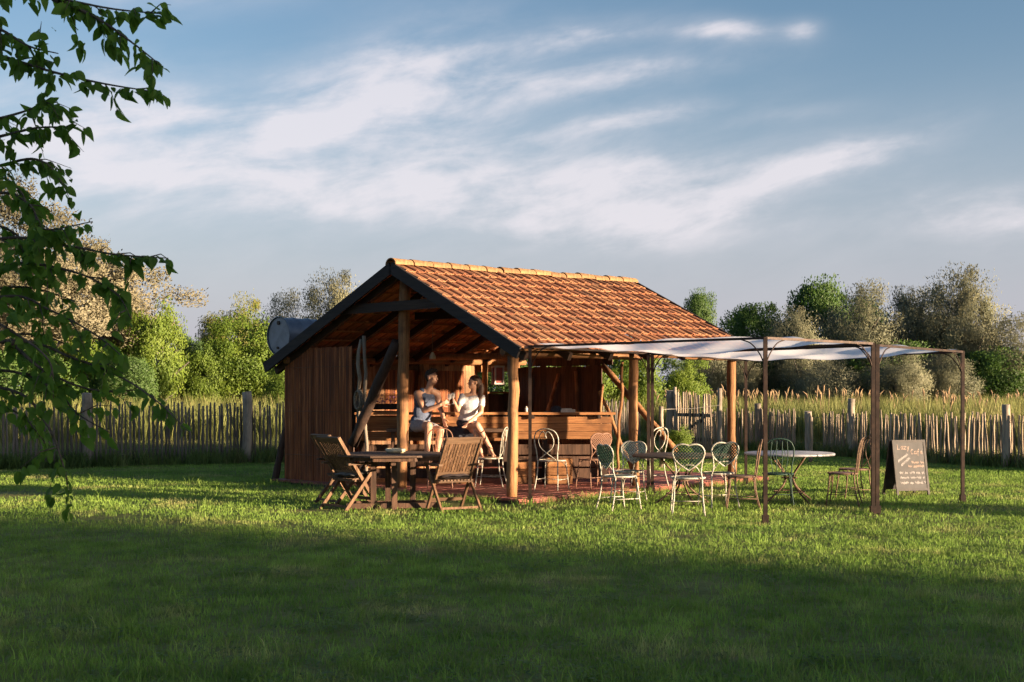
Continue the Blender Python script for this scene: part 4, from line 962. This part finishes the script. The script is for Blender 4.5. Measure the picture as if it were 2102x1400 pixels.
for q in ((-.26, -.16), (.02, -.22), (.28, .14), (-.06, .22)):
    MB().box((q[0], q[1], .355), (.075, .075, .71)).build('leg', MT['tablez'], t)
MB().bar((-.62, -.18, .05), (.62, -.18, .05), .07, .07).build('foot_rail', MT['tablez'], t); MB().bar((-.55, .2, .05), (.60, .2, .05), .07, .07).build('foot_rail', MT['tablez'], t)
MB().bar((0, -.5, .64), (0, .5, .64), .06, .06).build('cross_rail', MT['tablez'], t)
b = MB(); b.lathe([(0, 0), (.10, 0), (.135, .02), (.14, .055), (.125, .062), (.115, .045), (.10, .03), (0, .028)], 22)
o = b.build('ashtray', MT['cream'], None, M.Translation(P(812, 922, tp.y + .1))); o.location.z = .747; tag(o, 'cream ceramic ashtray bowl on the dark eight-sided table', 'bowl')
FC = []
def fold_meshes():
    if FC: return FC
    tk, tx = MT['teak'], MT['teaky']; W = .25
    for s in (-1, 1):
        FC.append(('back_stile', MB().bar((s * W, -.40, .98), (s * W, .27, .0), .028, .045, (0, 1, 0)).mesh('back_stile', tk)))
        FC.append(('cross_leg', MB().bar((s * (W + .032), -.32, .0), (s * (W + .032), .20, .60), .026, .045, (0, 1, 0)).mesh('cross_leg', tk)))
        FC.append(('armrest', MB().box((s * (W + .035), -.03, .625), (.055, .50, .026)).mesh('armrest', tx)))
    bq = lambda z: -.40 + (.98 - z) * (.67 / .98)
    up = (0, -.56, .82)
    FC.append(('backrest', MB().bar((-W, bq(.95), .95), (W, bq(.95), .95), .028, .085, up).mesh('backrest', tx)))
    FC.append(('lower_rail', MB().bar((-W, bq(.50), .50), (W, bq(.50), .50), .026, .06, up).mesh('lower_rail', tx)))
    FC.append(('lower_rail', MB().bar((-W, bq(.14), .14), (W, bq(.14), .14), .022, .04, up).mesh('lower_rail', tx)))
    FC.append(('seat', MB().bar((-W, .21, .42), (W, .21, .42), .03, .03).mesh('seat', tx)))
    FC.append(('seat_rail', MB().bar((-W, -.12, .40), (W, -.12, .40), .03, .03).mesh('seat_rail', tx)))
    for k in range(11):
        x = -W + .042 + k * (2 * W - .084) / 10; FC.append(('back_slat', MB().bar((x, bq(.91), .91), (x, bq(.51), .51), .010, .030, (1, 0, 0)).mesh('back_slat', tk)))
    for k in range(10):
        x = -W + .03 + k * (2 * W - .06) / 9; FC.append(('seat_slat', MB().bar((x, -.16, .415), (x, .25, .44), .030, .016).mesh('seat_slat', tx)))
    FC.append(('foot_rail', MB().bar((-W - .03, -.27, .06), (W + .03, -.27, .06), .022, .03).mesh('foot_rail', tk)))
    return FC
def cushion(name, mat, label, M_):
    b = MB(); n = 10; vs = []
    for sgn in (1, -1):
        for j in range(n + 1):
            for i in range(n + 1):
                u, v_ = i / n * 2 - 1, j / n * 2 - 1; e = max(0., (1 - abs(u) ** 4) * (1 - abs(v_) ** 4)); vs.append(V((u * .21, v_ * .19, sgn * (.008 + .026 * e ** .5) + .034 + .006 * math.sin(7 * u + 3 * v_))))
    m = (n + 1) ** 2; fs = [(j * (n + 1) + i, j * (n + 1) + i + 1, (j + 1) * (n + 1) + i + 1, (j + 1) * (n + 1) + i) for j in range(n) for i in range(n)]
    b.add(vs, fs + [tuple(m + q for q in reversed(f)) for f in fs], True); o = b.build(name, MT[mat], None, M_); tag(o, label, 'cushion')
def fold_chair(label, p, rz, cush, clabel):
    t = thing('folding_chair', label, 'chair', (p[0], p[1], 0), R(rz), 'wooden folding armchairs')
    pb, ps = None, None
    for nm, me in fold_meshes():
        o = link(nm, me, pb if nm == 'back_slat' else ps if nm == 'seat_slat' else t)
        if nm == 'backrest': pb = o
        if nm == 'seat': ps = o
    if cush: cushion('seat_cushion', cush, clabel, M.Translation((p[0], p[1], .435)) @ M.Rotation(R(rz), 4, 'Z') @ M.Rotation(R(3.5), 4, 'X') @ M.Translation((0, .05, 0)))
fold_chair('slatted folding armchair with grey cushion left of the eight-sided table', gp(722, 16.5), -46, 'cush', 'flattened grey seat cushion on the left folding armchair')
fold_chair('dark slatted folding armchair half hidden behind the left one', gp(708, 17.3), -52, None, None)
fold_chair('slatted folding armchair with its back to the viewer, right of the eight-sided table', gp(928, 16.25), 27, 'cushd', 'dark seat cushion on the right folding armchair')

# ------------------------------------------------------------------ chalkboard
cbp = G(1872, 1018); RZ = R(14); t = thing('chalkboard_sign', 'black folding chalkboard sign with handwritten menu standing on the lawn', 'sign', cbp, RZ)
Hh, Wd, lean = .86, .56, .17
fr = M.Translation((0, -.04, 0)) @ M.Rotation(-lean, 4, 'X'); bk = M.Translation((0, .36, 0)) @ M.Rotation(lean + .05, 4, 'X')
for mm, nm in ((fr, 'front'), (bk, 'rear')):
    b = MB(); b.box((0, 0, .08 + (Hh - .10) / 2), (Wd - .06, .012, Hh - .12)); b.build(nm + '_board', MT['black'], t, mm)
    for s in (-1, 1): MB().box((s * (Wd / 2 - .016), 0, Hh / 2), (.034, .024, Hh)).build('frame_side', MT['blackw'], t, mm)
    for z in (.10, Hh - .018): MB().box((0, 0, z), (Wd - .068, .024, .036)).build('frame_rail', MT['blackw'], t, mm)
def stroke(pts, wd_, mat, nm='chalk_mark'):
    b = MB()
    for a, c in zip(pts, pts[1:]):
        a = V((a[0], -.0085, a[1])); c = V((c[0], -.0085, c[1])); d = (c - a)
        if d.length < 1e-5: continue
        d.normalize(); s = V((-d.z, 0, d.x)) * wd_ / 2; a = a - d * wd_ * .3; c = c + d * wd_ * .3; k = len(b.v); b.add([a - s, c - s, c + s, a + s], [(3, 2, 1, 0)])
    b.build(nm, MT[mat], t, fr)
GL = {'L': [[(0, 1), (0, 0), (.6, .05)]], 'a': [[(.6, .55), (.3, .65), (.05, .35), (.25, 0), (.55, .25), (.6, .6), (.65, 0)]], 'z': [[(0, .6), (.55, .6), (0, 0), (.6, 0)]], 'y': [[(0, .6), (.25, .1)], [(.55, .6), (.1, -.4)]],
      'C': [[(.65, .85), (.35, 1), (0, .5), (.3, 0), (.65, .15)]], 'f': [[(.6, .95), (.35, 1), (.25, .5), (.2, -.3)], [(0, .55), (.5, .55)]], 'e': [[(.05, .32), (.55, .38), (.35, .65), (.05, .35), (.25, 0), (.6, .12)]]}
def write(s, x, z, h, mat, wd_=.009, slope=0.):
    for ch in s:
        for st in GL[ch]: stroke([(x + p[0] * h * .8, z + p[1] * h + slope * (x + p[0] * h * .8)) for p in st], wd_, mat)
        x += h * .72
write('Lazy', -.20, .715, .075, 'chalko'); write('Cafe', .02, .64, .075, 'chalko')
def scribble(x0, x1, z, h, mat, seed, wd_=.008, dirv=(1, 0)):
    rd = random.Random(seed); pts = []; s = 0.; L = x1 - x0; up = 1
    while s < L:
        if rd.random() < .13 and len(pts) > 4:
            stroke(pts, wd_, mat); pts = []; s += .022; continue
        zz = z + (h * rd.uniform(.55, 1.) if up else rd.uniform(-.1, .25) * h); up = 1 - up
        pts.append((x0 + s, zz)); s += rd.uniform(.006, .014)
    if len(pts) > 1: stroke(pts, wd_, mat)
for z, x0, x1, m_, sd in ((.495, .02, .23, 'chalko', 1), (.435, -.04, .23, 'chalko', 2), (.335, -.20, .22, 'chalk', 3), (.265, -.20, .22, 'chalk', 4), (.185, -.20, .23, 'chalk', 5)): scribble(x0, x1, z, .042, m_, sd, .009)
for k, (a, c) in enumerate((((-.21, .535), (-.04, .64)), ((-.16, .47), (-.01, .585)))):
    rd = random.Random(k + 20); A = V(a); C_ = V(c); pts = [tuple(A.lerp(C_, i / 26) + V((-.5, .8)) * (.020 * (1 if i % 2 else -1) * rd.uniform(.5, 1))) for i in range(27)]; stroke(pts, .011, 'chalk')
# ------------------------------------------------------------------ the couple
def body_obj(name, mb, mat, parent, vox=.008, smooth=4):
    o = mb.build(name, mat, parent)
    md = o.modifiers.new('remesh', 'REMESH'); md.mode = 'VOXEL'; md.voxel_size = vox; md.use_smooth_shade = True
    ms = o.modifiers.new('smooth', 'SMOOTH'); ms.iterations = smooth; ms.factor = .5; return o
def rot_to(fwd, up=(0, 0, 1)):
    f = V(fwd).normalized(); u = V(up); s = u.cross(f).normalized(); u = f.cross(s); return M((s, f, u)).transposed().to_3x3()   # x=side(left), y=forward, z=up
def hand(mb, wrist, palm_dir, nrm, curl, sc=1., thumb=1):
    """palm, four unequal curled fingers and a thumb from the palm's side"""
    d = V(palm_dir).normalized(); n = V(nrm); n = (n - d * n.dot(d)).normalized(); s = d.cross(n) * thumb; w_ = V(wrist)
    R3 = M((s, d, n)).transposed().to_3x3(); c = w_ + d * .045 * sc; mb.ell(c, (.038 * sc, .052 * sc, .017 * sc), R3, 12, 8)
    for k, (x, L) in enumerate(((.029, .070), (.010, .078), (-.009, .073), (-.027, .058))):
        p = w_ + d * .085 * sc + s * x * sc; dd = d.copy(); r0 = .0092 * sc
        for j in range(3):
            dd = (M.Rotation(curl * (.7 + .3 * j), 3, s) @ dd) if True else dd
            q = p + dd * L * sc * (.45, .32, .25)[j]; mb.tube([p, q], [r0, r0 * .9], 8); mb.ell(q, r0 * .95, n=8, m=6); p = q; r0 *= .9
    p = w_ + d * .030 * sc + s * .032 * sc; dd = (d * .6 + s * .7 - n * .15).normalized()
    for j in range(2):
        q = p + dd * .036 * sc; mb.tube([p, q], [.0115 * sc, .0095 * sc], 8); mb.ell(p, .0115 * sc, n=8, m=6); mb.ell(q, .0095 * sc, n=8, m=6); p = q; dd = (dd + d * .5 - n * .2).normalized()
def foot(mb, ankle, direction, sc=1.):
    f = V(direction).normalized(); R3 = rot_to(f); a = V(ankle); mb.ell(a + R3 @ V((0, -.02, -.035)) * sc, (.034 * sc, .045 * sc, .04 * sc), R3)
    mb.cap(a + R3 @ V((0, .01, -.03)) * sc, .034 * sc, a + R3 @ V((0, .13, -.058)) * sc, .022 * sc)
    for k in range(5): mb.cap(a + R3 @ V((-.032 + .016 * k, .12, -.062)) * sc, .011 * sc, a + R3 @ V((-.034 + .017 * k, .17 - .008 * k, -.066)) * sc, .009 * sc)
def head(mb, c, fwd, up, sc=1., jaw=1.):
    R3 = rot_to(fwd, up); L = lambda x, y, z: V(c) + R3 @ V((x, y, z)) * sc
    mb.ell(L(0, -.012, .03), (.074 * sc, .094 * sc, .088 * sc), R3, 18, 12); mb.ell(L(0, .022, -.035), (.058 * jaw * sc, .066 * sc, .080 * sc), R3, 16, 10)
    mb.ell(L(0, .062, -.092), (.026 * jaw * sc, .024 * sc, .020 * sc), R3, 10, 8)
    mb.cap(L(0, .090, .005), .009 * sc, L(0, .106, -.032), .0135 * sc); mb.cap(L(-.03, .078, .028), .009 * sc, L(.03, .078, .028), .009 * sc)
    mb.ell(L(0, .086, -.064), (.026 * sc, .011 * sc, .010 * sc), R3, 10, 6)
    for s in (-1, 1): mb.ell(L(s * .076, -.012, -.012), (.010 * sc, .020 * sc, .032 * sc), R3, 10, 8); mb.ell(L(s * .044, .055, -.02), (.022 * sc, .024 * sc, .024 * sc), R3, 10, 8)
    return R3, L
def face(L, R3, t, hairc, smile):
    eye = plain('eye_dark', (.03, .02, .015), .2, 0, None, 5, .5, 0, 0)
    for s in (-1, 1):
        MB().ell(L(s * .031, .081, .006), (.0095, .005, .0045), R3, 10, 6).build('eye', eye, t); MB().cap(L(s * .016, .087, .026), .0026, L(s * .046, .078, .028), .0020).build('eyebrow', hairc, t)
    MB().cap(L(-.02, .094, -.066), .0038, L(.02, .094, -.066), .0038).build('mouth', plain('lips', (.36, .12, .10), .5, 0, None, 5, .4, 0, 0), t)
    if smile: MB().ell(L(0, .0945, -.0655), (.015, .004, .0035), R3, 10, 6).build('teeth', plain('teeth', (.7, .68, .62), .3, 0, None, 5, .4, 0, 0), t)
def glass(label, p, up):
    b = MB(); b.lathe([(.0, .0), (.030, .0), (.030, .004), (.005, .008), (.005, .075), (.030, .10), (.037, .14), (.033, .175), (.031, .175), (.034, .14), (.028, .103), (0, .082)], 16)
    o = b.build('wine_glass', MT['glass'], None, M.Translation(p) @ V(up).normalized().to_track_quat('Z', 'Y').to_matrix().to_4x4()); tag(o, label, 'glass', 'glasses raised by the couple')
    return o
def shell(mb, p, R3, r, n=16): mb.ell(p, r, R3, n, 10)

# --- man: tank top, shorts, sits turned towards the woman and leans his arm out to clink
SEAT = .98
pel = P(863, 874, 19.98); pel.z = SEAT + .12; ch = P(872, 824, 19.93); nk = P(880, 800, 19.90); hc = P(886, 775, 19.88)
rs_, ls_ = P(857, 809, 19.82), P(897, 808, 20.0); re_, rw_ = P(871, 843, 19.66), P(904, 831, 19.55); le_, lw_ = P(904, 838, 19.95), P(911, 858, 19.76)
rh_, lh_ = P(855, 874, 19.90), P(871, 875, 19.98); rk_, lk_ = P(880, 874, 19.55), P(904, 884, 19.60); ra_, la_ = P(876, 927, 19.58), P(896, 932, 19.62)
for q in (ra_, la_): q.z = .585
man = thing('person', 'dark-haired person in blue-grey tank top and pale shorts seated on the bar, raising a glass', 'person', (pel.x, pel.y, SEAT))
inv = M.Translation(-V(man.location)); rel = lambda *a: [inv @ q for q in a]
(pel, ch, nk, hc, rs_, ls_, re_, rw_, le_, lw_, rh_, lh_, rk_, lk_, ra_, la_) = rel(pel, ch, nk, hc, rs_, ls_, re_, rw_, le_, lw_, rh_, lh_, rk_, lk_, ra_, la_)
tf = V((.62, -.78, 0)); RT = rot_to(tf)
b = MB()
shell(b, pel, RT, (.165, .115, .12)); shell(b, pel.lerp(ch, .45), RT, (.150, .105, .17)); shell(b, ch + V((0, 0, .02)), RT, (.185, .120, .16)); b.cap(ch + V((0, 0, .10)), .09, nk + V((0, 0, .0)), .062); b.cap(nk, .060, hc + V((-.01, .005, -.07)), .054)
b.cap(rs_, .064, nk + V((-.05, 0, -.02)), .05); b.cap(ls_, .062, nk + V((.05, 0, -.02)), .05)
b.cap(rs_, .062, rs_.lerp(re_, .45), .055); b.cap(rs_.lerp(re_, .45), .055, re_, .043); b.cap(re_, .043, re_.lerp(rw_, .35), .045); b.cap(re_.lerp(rw_, .35), .045, rw_, .029)
b.cap(ls_, .060, ls_.lerp(le_, .45), .054); b.cap(ls_.lerp(le_, .45), .054, le_, .042); b.cap(le_, .042, lw_, .029)
for h_, k_, a_ in ((rh_, rk_, ra_), (lh_, lk_, la_)):
    b.cap(h_, .095, k_, .066); b.cap(k_, .064, k_.lerp(a_, .32) + V((0, .025, 0)), .062); b.cap(k_.lerp(a_, .32) + V((0, .025, 0)), .060, a_, .040); foot(b, a_, (.28, -.96, 0))
hand(b, rw_, V((.85, -.1, .42)), V((.2, -.95, -.1)), -.62, 1.05, 1); hand(b, lw_, V((.15, -.25, -.9)), V((-.6, -.8, 0)), .25, 1.05, -1)
hf = V((.90, -.42, .0)); RH, LH = head(b, hc, hf, V((.05, 0, 1)), 1.02, 1.06)
body_obj('body', b, MT['skin'], man)
hairm = plain('dark_hair', (.022, .015, .012), .55, 0, (.05, .034, .026), 60, .4, 0, .5)
face(LH, RH, man, hairm, False)
b = MB(); shell(b, LH(0, -.022, .062), RH, (.080, .092, .070)); shell(b, LH(0, -.06, .02), RH, (.076, .058, .09))
for k in range(38):
    a = random.uniform(-1, 1); e = random.uniform(-.9, 1.); q = LH(.066 * a, .065 * e - .01, .105 - .02 * abs(a)); b.tube([q, q + RH @ V((a * .015, .028 + .012 * random.random(), .040 + .022 * random.random()))], [.015, .003], 6)
body_obj('hair', b, hairm, man, .007, 2)
b = MB(); shell(b, pel + V((0, 0, .02)), RT, (.178, .128, .12)); shell(b, pel.lerp(ch, .45), RT, (.168, .124, .18)); shell(b, ch + V((0, 0, .02)), RT, (.196, .136, .155))
for s_, e_ in ((rs_, -1), (ls_, 1)): b.cap(ch.lerp(s_, .45) + V((0, 0, .03)), .074, s_ + (nk - s_) * .40 + V((0, 0, .026)), .048)
shell(b, ch.lerp(nk, .30), RT, (.14, .105, .075))
shirtm = plain('blue_grey_jersey', (.085, .105, .165), .9, 0, (.12, .145, .21), 30, .1, 0, .3); body_obj('tank_top', b, shirtm, man, .009, 3)
b = MB(); shell(b, pel + V((0, 0, -.02)), RT, (.185, .135, .118))
for h_, k_ in ((rh_, rk_), (lh_, lk_)): b.cap(h_, .112, h_.lerp(k_, .66), .088)
shortm = plain('pale_grey_shorts', (.36, .34, .36), .9, 0, (.28, .265, .28), 26, .1, 0, .3); body_obj('shorts', b, shortm, man, .010, 3)
MB().tube([lw_ + (le_ - lw_) * .18 + V((.034 * math.cos(q), .034 * math.sin(q), .0)) for q in [i * math.pi / 8 for i in range(16)]], .006, 6, closed=True).build('bracelet', MT['navy'], man)
glass("wine glass held up by the person in the tank top", P(921, 831, 19.50), (.10, 0, 1))

# --- woman: white T-shirt, dark shorts, long dark hair over her shoulder, bare legs crossed
pel = P(958, 876, 19.98); pel.z = SEAT + .11; ch = P(965, 830, 19.93); nk = P(971, 806, 19.90); hc = P(972, 785, 19.87)
rs_, ls_ = P(949, 814, 19.86), P(989, 816, 19.97); re_, rw_ = P(940, 842, 19.72), P(933, 826, 19.55); le_, lw_ = P(988, 846, 19.80), P(962, 867, 19.62)
rh_, lh_ = P(952, 876, 19.95), P(966, 877, 19.98); rk_, lk_ = P(980, 873, 19.56), P(976, 884, 19.62); ra_, la_ = P(1008, 918, 19.56), P(988, 932, 19.60)
wo_ = thing('person', 'long-haired person in white T-shirt and dark shorts seated on the bar, legs crossed', 'person', (pel.x, pel.y, SEAT))
la_.z = .60; ra_.z = .66
inv = M.Translation(-V(wo_.location))
(pel, ch, nk, hc, rs_, ls_, re_, rw_, le_, lw_, rh_, lh_, rk_, lk_, ra_, la_) = rel(pel, ch, nk, hc, rs_, ls_, re_, rw_, le_, lw_, rh_, lh_, rk_, lk_, ra_, la_)
(pel, ch, nk, hc, rs_, ls_, re_, rw_, le_, lw_, rh_, lh_, rk_, lk_, ra_, la_) = [V(q) for q in (pel, ch, nk, hc, rs_, ls_, re_, rw_, le_, lw_, rh_, lh_, rk_, lk_, ra_, la_)]
RT = rot_to(V((-.10, -1, 0)))
b = MB(); shell(b, pel, RT, (.165, .115, .11)); shell(b, pel.lerp(ch, .5), RT, (.125, .092, .15)); shell(b, ch, RT, (.150, .105, .14))
b.cap(ch + V((0, 0, .08)), .07, nk, .048); b.cap(nk, .047, hc + V((.005, .005, -.06)), .045)
for s_ in (rs_, ls_): b.cap(s_, .046, nk + V((0, 0, -.035)), .042)
b.cap(rs_, .046, re_, .034); b.cap(re_, .035, rw_, .024); b.cap(ls_, .046, le_, .034); b.cap(le_, .035, lw_, .024)
for h_, k_, a_ in ((rh_, rk_, ra_), (lh_, lk_, la_)):
    b.cap(h_, .088, k_, .056); b.cap(k_, .055, k_.lerp(a_, .3) + V((0, .02, 0)), .052); b.cap(k_.lerp(a_, .3) + V((0, .02, 0)), .050, a_, .032)
foot(b, ra_, (.45, -.8, -.35), .92); foot(b, la_, (.2, -.97, -.1), .92)
hand(b, rw_, V((-.35, -.1, .9)), V((-.9, -.3, 0)), .55, .92, -1); hand(b, lw_, V((-.62, -.35, -.7)), V((-.3, -.8, .4)), .25, .92, 1)
RH, LH = head(b, hc, V((-.86, -.50, .02)), V((0, 0, 1)), .96, .94); body_obj('body', b, MT['skin'], wo_)
hairb = plain('brown_hair', (.050, .026, .017), .5, 0, (.12, .062, .038), 40, .4, 0, .5); face(LH, RH, wo_, hairb, True)
b = MB(); shell(b, LH(0, -.022, .050), RH, (.080, .094, .075)); shell(b, LH(0, -.065, .0), RH, (.075, .05, .085)); b.ell(LH(0, -.10, .03), .045)
tail = cr([LH(0, -.10, .03), LH(.02, -.135, -.06), LH(.03, -.13, -.17), LH(.02, -.10, -.30), LH(.02, -.08, -.38)], 5)
b.tube(tail, [.036 + .012 * math.sin(math.pi * min(1, i / 14)) - .028 * max(0, (i - 12) / 8) for i in range(len(tail))], 10); body_obj('hair', b, hairb, wo_, .007, 2)
b = MB(); shell(b, pel.lerp(ch, .22) , RT, (.160, .118, .09)); shell(b, pel.lerp(ch, .55), RT, (.152, .112, .15)); shell(b, ch + V((0, 0, -.005)), RT, (.168, .124, .135)); shell(b, ch.lerp(nk, .45), RT, (.135, .092, .075))
for s_, e_ in ((rs_, re_), (ls_, le_)): b.cap(ch.lerp(s_, .5) + V((0, 0, .02)), .068, s_, .056); b.cap(s_, .056, s_.lerp(e_, .50), .056)
teem = plain('white_jersey', (.56, .545, .56), .9, 0, (.46, .445, .465), 22, .1, 0, .35); body_obj('t_shirt', b, teem, wo_, .009, 3)
b = MB(); shell(b, pel + V((0, 0, -.015)), RT, (.178, .128, .105))
for h_, k_ in ((rh_, rk_), (lh_, lk_)): b.cap(h_, .100, h_.lerp(k_, .34), .090)
body_obj('shorts', b, MT['navy'], wo_, .010, 3)
glass("wine glass held by the person in the white T-shirt", P(931, 829, 19.52), (-.08, 0, 1))
# dark jacket thrown over the ledge between them
b = MB(); c = P(935, 893, 19.9)
n = 12; vs = []
for j in range(n + 1):
    for i in range(n + 1):
        u, v_ = i / n, j / n; yy = -.28 + .5 * min(v_, .55) if v_ < .55 else -.005; x = -1.17 + .62 * u + .03 * math.sin(9 * v_)
        if v_ < .6: y_ = Y0 - .10 - v_ * .62; z_ = SEAT + .012 + .012 * math.sin(11 * u + 5 * v_) + .01
        else: y_ = Y0 - .472 - .02 * math.sin(8 * u); z_ = SEAT + .012 - (v_ - .6) * .42 + .02 * math.sin(6 * u)
        vs.append(V((x, y_, z_)))
b.add(vs, [(j * (n + 1) + i, j * (n + 1) + i + 1, (j + 1) * (n + 1) + i + 1, (j + 1) * (n + 1) + i) for j in range(n) for i in range(n)], True)
o = b.build('jacket', MT['navy']); tag(o, 'dark jacket draped over the ledge between the two people', 'jacket'); o.modifiers.new('thick', 'SOLIDIFY').thickness = .012
# ------------------------------------------------------------------ mulberry branches reaching in from the left
def leaf_geo(fold=.25, curl=.25):
    out = [(0, 0), (.15, .01), (.29, .15), (.345, .36), (.27, .62), (.12, .86), (0, 1.0)]
    vs = [V((0, y, -curl * y * y)) for y in (0, .33, .66, 1.0)]; vs[0].z = 0
    for s in (1, -1): vs += [V((s * x, y, abs(x) * fold - curl * max(0, y) ** 2)) for x, y in out[1:6]]
    fs = []
    for o_ in (4, 9):
        f = [(0, o_, o_ + 1), (0, o_ + 1, o_ + 2, 1), (1, o_ + 2, o_ + 3, 2), (2, o_ + 3, o_ + 4), (2, o_ + 4, 3)]
        fs += f if o_ == 4 else [tuple(reversed(q)) for q in f]
    return vs, fs
LV = [leaf_geo(.25, .22), leaf_geo(.45, .45), leaf_geo(.12, .1)]
def leafmesh(k): b = MB(); b.add(LV[k][0], LV[k][1], True); return b.mesh('leaf', MT['leaf'])
lm = [leafmesh(k) for k in range(3)]
TB = V((-4.6, 6.9, 0)); mul = thing('mulberry_tree', 'mulberry tree at the left edge, leafy branches hanging into the picture', 'tree', TB)
BRS = [  # (photo bearing, height, distance) along each branch
 [(-260, -70, 6.2), (-60, -30, 6.0), (110, -5, 5.8), (230, 18, 5.7), (350, 30, 5.6)], [(110, -5, 5.8), (200, 38, 5.7), (268, 85, 5.6), (335, 138, 5.5)],
 [(-260, 40, 6.3), (-20, 108, 6.0), (110, 148, 5.8), (215, 172, 5.7), (315, 188, 5.6)], [(-100, 20, 6.1), (0, 60, 5.9), (60, 95, 5.8), (120, 110, 5.8)],
 [(-250, 300, 6.2), (-30, 250, 6.0), (60, 225, 5.9), (105, 200, 5.8)], [(-250, 340, 6.3), (0, 280, 6.0), (80, 262, 5.9), (160, 262, 5.8)],
 [(-250, 420, 6.2), (0, 340, 6.0), (85, 330, 5.9), (135, 385, 5.8)], [(-250, 500, 6.3), (-20, 400, 6.1), (60, 420, 6.0), (90, 470, 5.9), (190, 455, 5.8)],
 [(-250, 560, 6.2), (0, 490, 6.0), (140, 505, 5.9), (235, 522, 5.8), (345, 530, 5.7)], [(-250, 620, 6.3), (0, 545, 6.1), (140, 555, 5.9), (235, 600, 5.8), (270, 655, 5.7)],
 [(-250, 700, 6.3), (0, 610, 6.1), (110, 640, 6.0), (200, 690, 5.9), (255, 735, 5.8)], [(-250, 760, 6.2), (20, 700, 6.0), (150, 735, 5.9), (250, 775, 5.8), (330, 830, 5.7), (385, 885, 5.6)],
 [(-250, 780, 6.4), (0, 760, 6.1), (110, 800, 6.0), (160, 850, 5.9), (230, 890, 5.8)], [(-200, 800, 6.2), (20, 800, 6.0), (95, 870, 5.9), (125, 940, 5.8), (140, 995, 5.8)],
 [(-250, 850, 6.5), (-40, 830, 6.2), (40, 850, 6.1), (90, 905, 6.0)], [(-250, 650, 6.6), (-40, 600, 6.4), (60, 590, 6.3), (160, 620, 6.2)], [(-250, 480, 6.6), (-20, 460, 6.4), (70, 520, 6.3), (110, 580, 6.2)],
 [(-250, 720, 6.7), (-20, 690, 6.5), (90, 690, 6.4), (180, 730, 6.3)], [(-250, 380, 6.6), (-30, 360, 6.4), (40, 390, 6.3), (60, 450, 6.2)], [(20, 700, 6.0), (90, 760, 5.9), (190, 800, 5.9), (300, 800, 5.8)],
 [(-250, 600, 6.0), (-60, 640, 5.8), (40, 690, 5.7), (100, 740, 5.6), (110, 800, 5.6)],
]
rd = random.Random(11); leaves = []
wood_b = MB()
def put_leaf(p, tdir, k, big=1.):
    L = rd.uniform(.040, .085) * big * (.9 if p.z < 1.6 else 1); out = (tdir * .5 + V((rd.gauss(0, .6), rd.gauss(0, .6), -.55 + rd.gauss(0, .35)))).normalized()
    nz = V((rd.gauss(0, .55), -.35 + rd.gauss(0, .5), .8 + rd.gauss(0, .4))); s = out.cross(nz)
    if s.length < 1e-3: s = out.orthogonal()
    s.normalize(); n = s.cross(out); wd_ = L * rd.uniform(.70, .98)
    mw = M(((s.x * wd_, out.x * L, n.x * L, p.x), (s.y * wd_, out.y * L, n.y * L, p.y), (s.z * wd_, out.z * L, n.z * L, p.z), (0, 0, 0, 1))); leaves.append((mw, k))
def twig(pts, r0, dens):
    for i in range(len(pts) - 1):
        a, b = pts[i], pts[i + 1]; d = (b - a); L = d.length; d = d / L
        for q in range(max(1, int(L * dens + rd.random()))):
            p = a.lerp(b, rd.random()) + V((rd.gauss(0, .012), rd.gauss(0, .012), -abs(rd.gauss(0, .015)))); put_leaf(p, d, rd.randrange(3))
    wood_b.tube(pts, [r0 * (1 - .75 * i / (len(pts) - 1)) for i in range(len(pts))], 6)
for bi, B in enumerate(BRS):
    w3 = [P(*q) - TB for q in B]
    if bi not in (1, 19): w3 = [V((0, 0, min(3.6, max(1.1, w3[0].z - .35))))] + w3
    pts = cr(w3, 6); n = len(pts); st = 6 if bi not in (1, 19) else 0
    wood_b.tube(pts[:st + 1] if st else pts[:2], .02, 6); twig(pts[st:], .010, 46 if bi not in (11, 12, 13, 14, 17, 19, 20) else 22)
    for i in range(st + 2, n - 1, 2):       # side twigs
        if rd.random() < (.70 if bi < 4 else .55 if bi in (11, 12, 13, 14, 17, 19, 20) else .85):
            d = (pts[i + 1] - pts[i]).normalized(); e = (d * .7 + V((rd.gauss(0, .5), rd.gauss(0, .7), rd.gauss(-.35, .45)))).normalized(); L = rd.uniform(.10, .26) * (1. if pts[i].x < 2.6 else .6)
            twig([pts[i], pts[i] + e * L * .5 + V((0, 0, .01)), pts[i] + e * L + V((0, 0, -.03))], .004, 46)
# the rest of the crown, out of the picture
for k in range(2600):
    q = V((rd.gauss(-.2, 1.1), rd.gauss(0, 1.2), 2.5 + rd.gauss(0, .9)))
    if (q + TB).x < -.46 * (q + TB).y - .25: put_leaf(q, V((0, 0, -1)), rd.randrange(3), 1.2)
tr_ = cr([(0, 0, -.1), (.03, .02, .9), (-.04, .0, 1.9), (.05, .03, 3.0), (.0, .0, 4.0)], 5); MB().tube(tr_, [.17 * (1 - .7 * i / (len(tr_) - 1)) for i in range(len(tr_))], 12).build('trunk', MT['bark'], mul)
brn = wood_b.build('branches', MT['bark'], mul)
def score(m_):
    p = m_.translation + TB; px = CX + F * p.x / p.y; py = HY - F * (p.z - CH) / p.y
    return p.y + (0 if (-5 < px and -10 < py < 1100) else 100) + (.5 if px < 120 and py > 250 else 0) + (rd.random() * .25)
leaves.sort(key=lambda q: score(q[0]))
for mw, k in leaves[:296]: link('leaf', lm[k], brn, mw)
b = MB()
for mw, k in leaves[296:]: b.add([mw @ q for q in LV[k][0]], LV[k][1], True)
o = b.build('foliage', MT['leaf'], brn); o['kind'] = 'stuff'
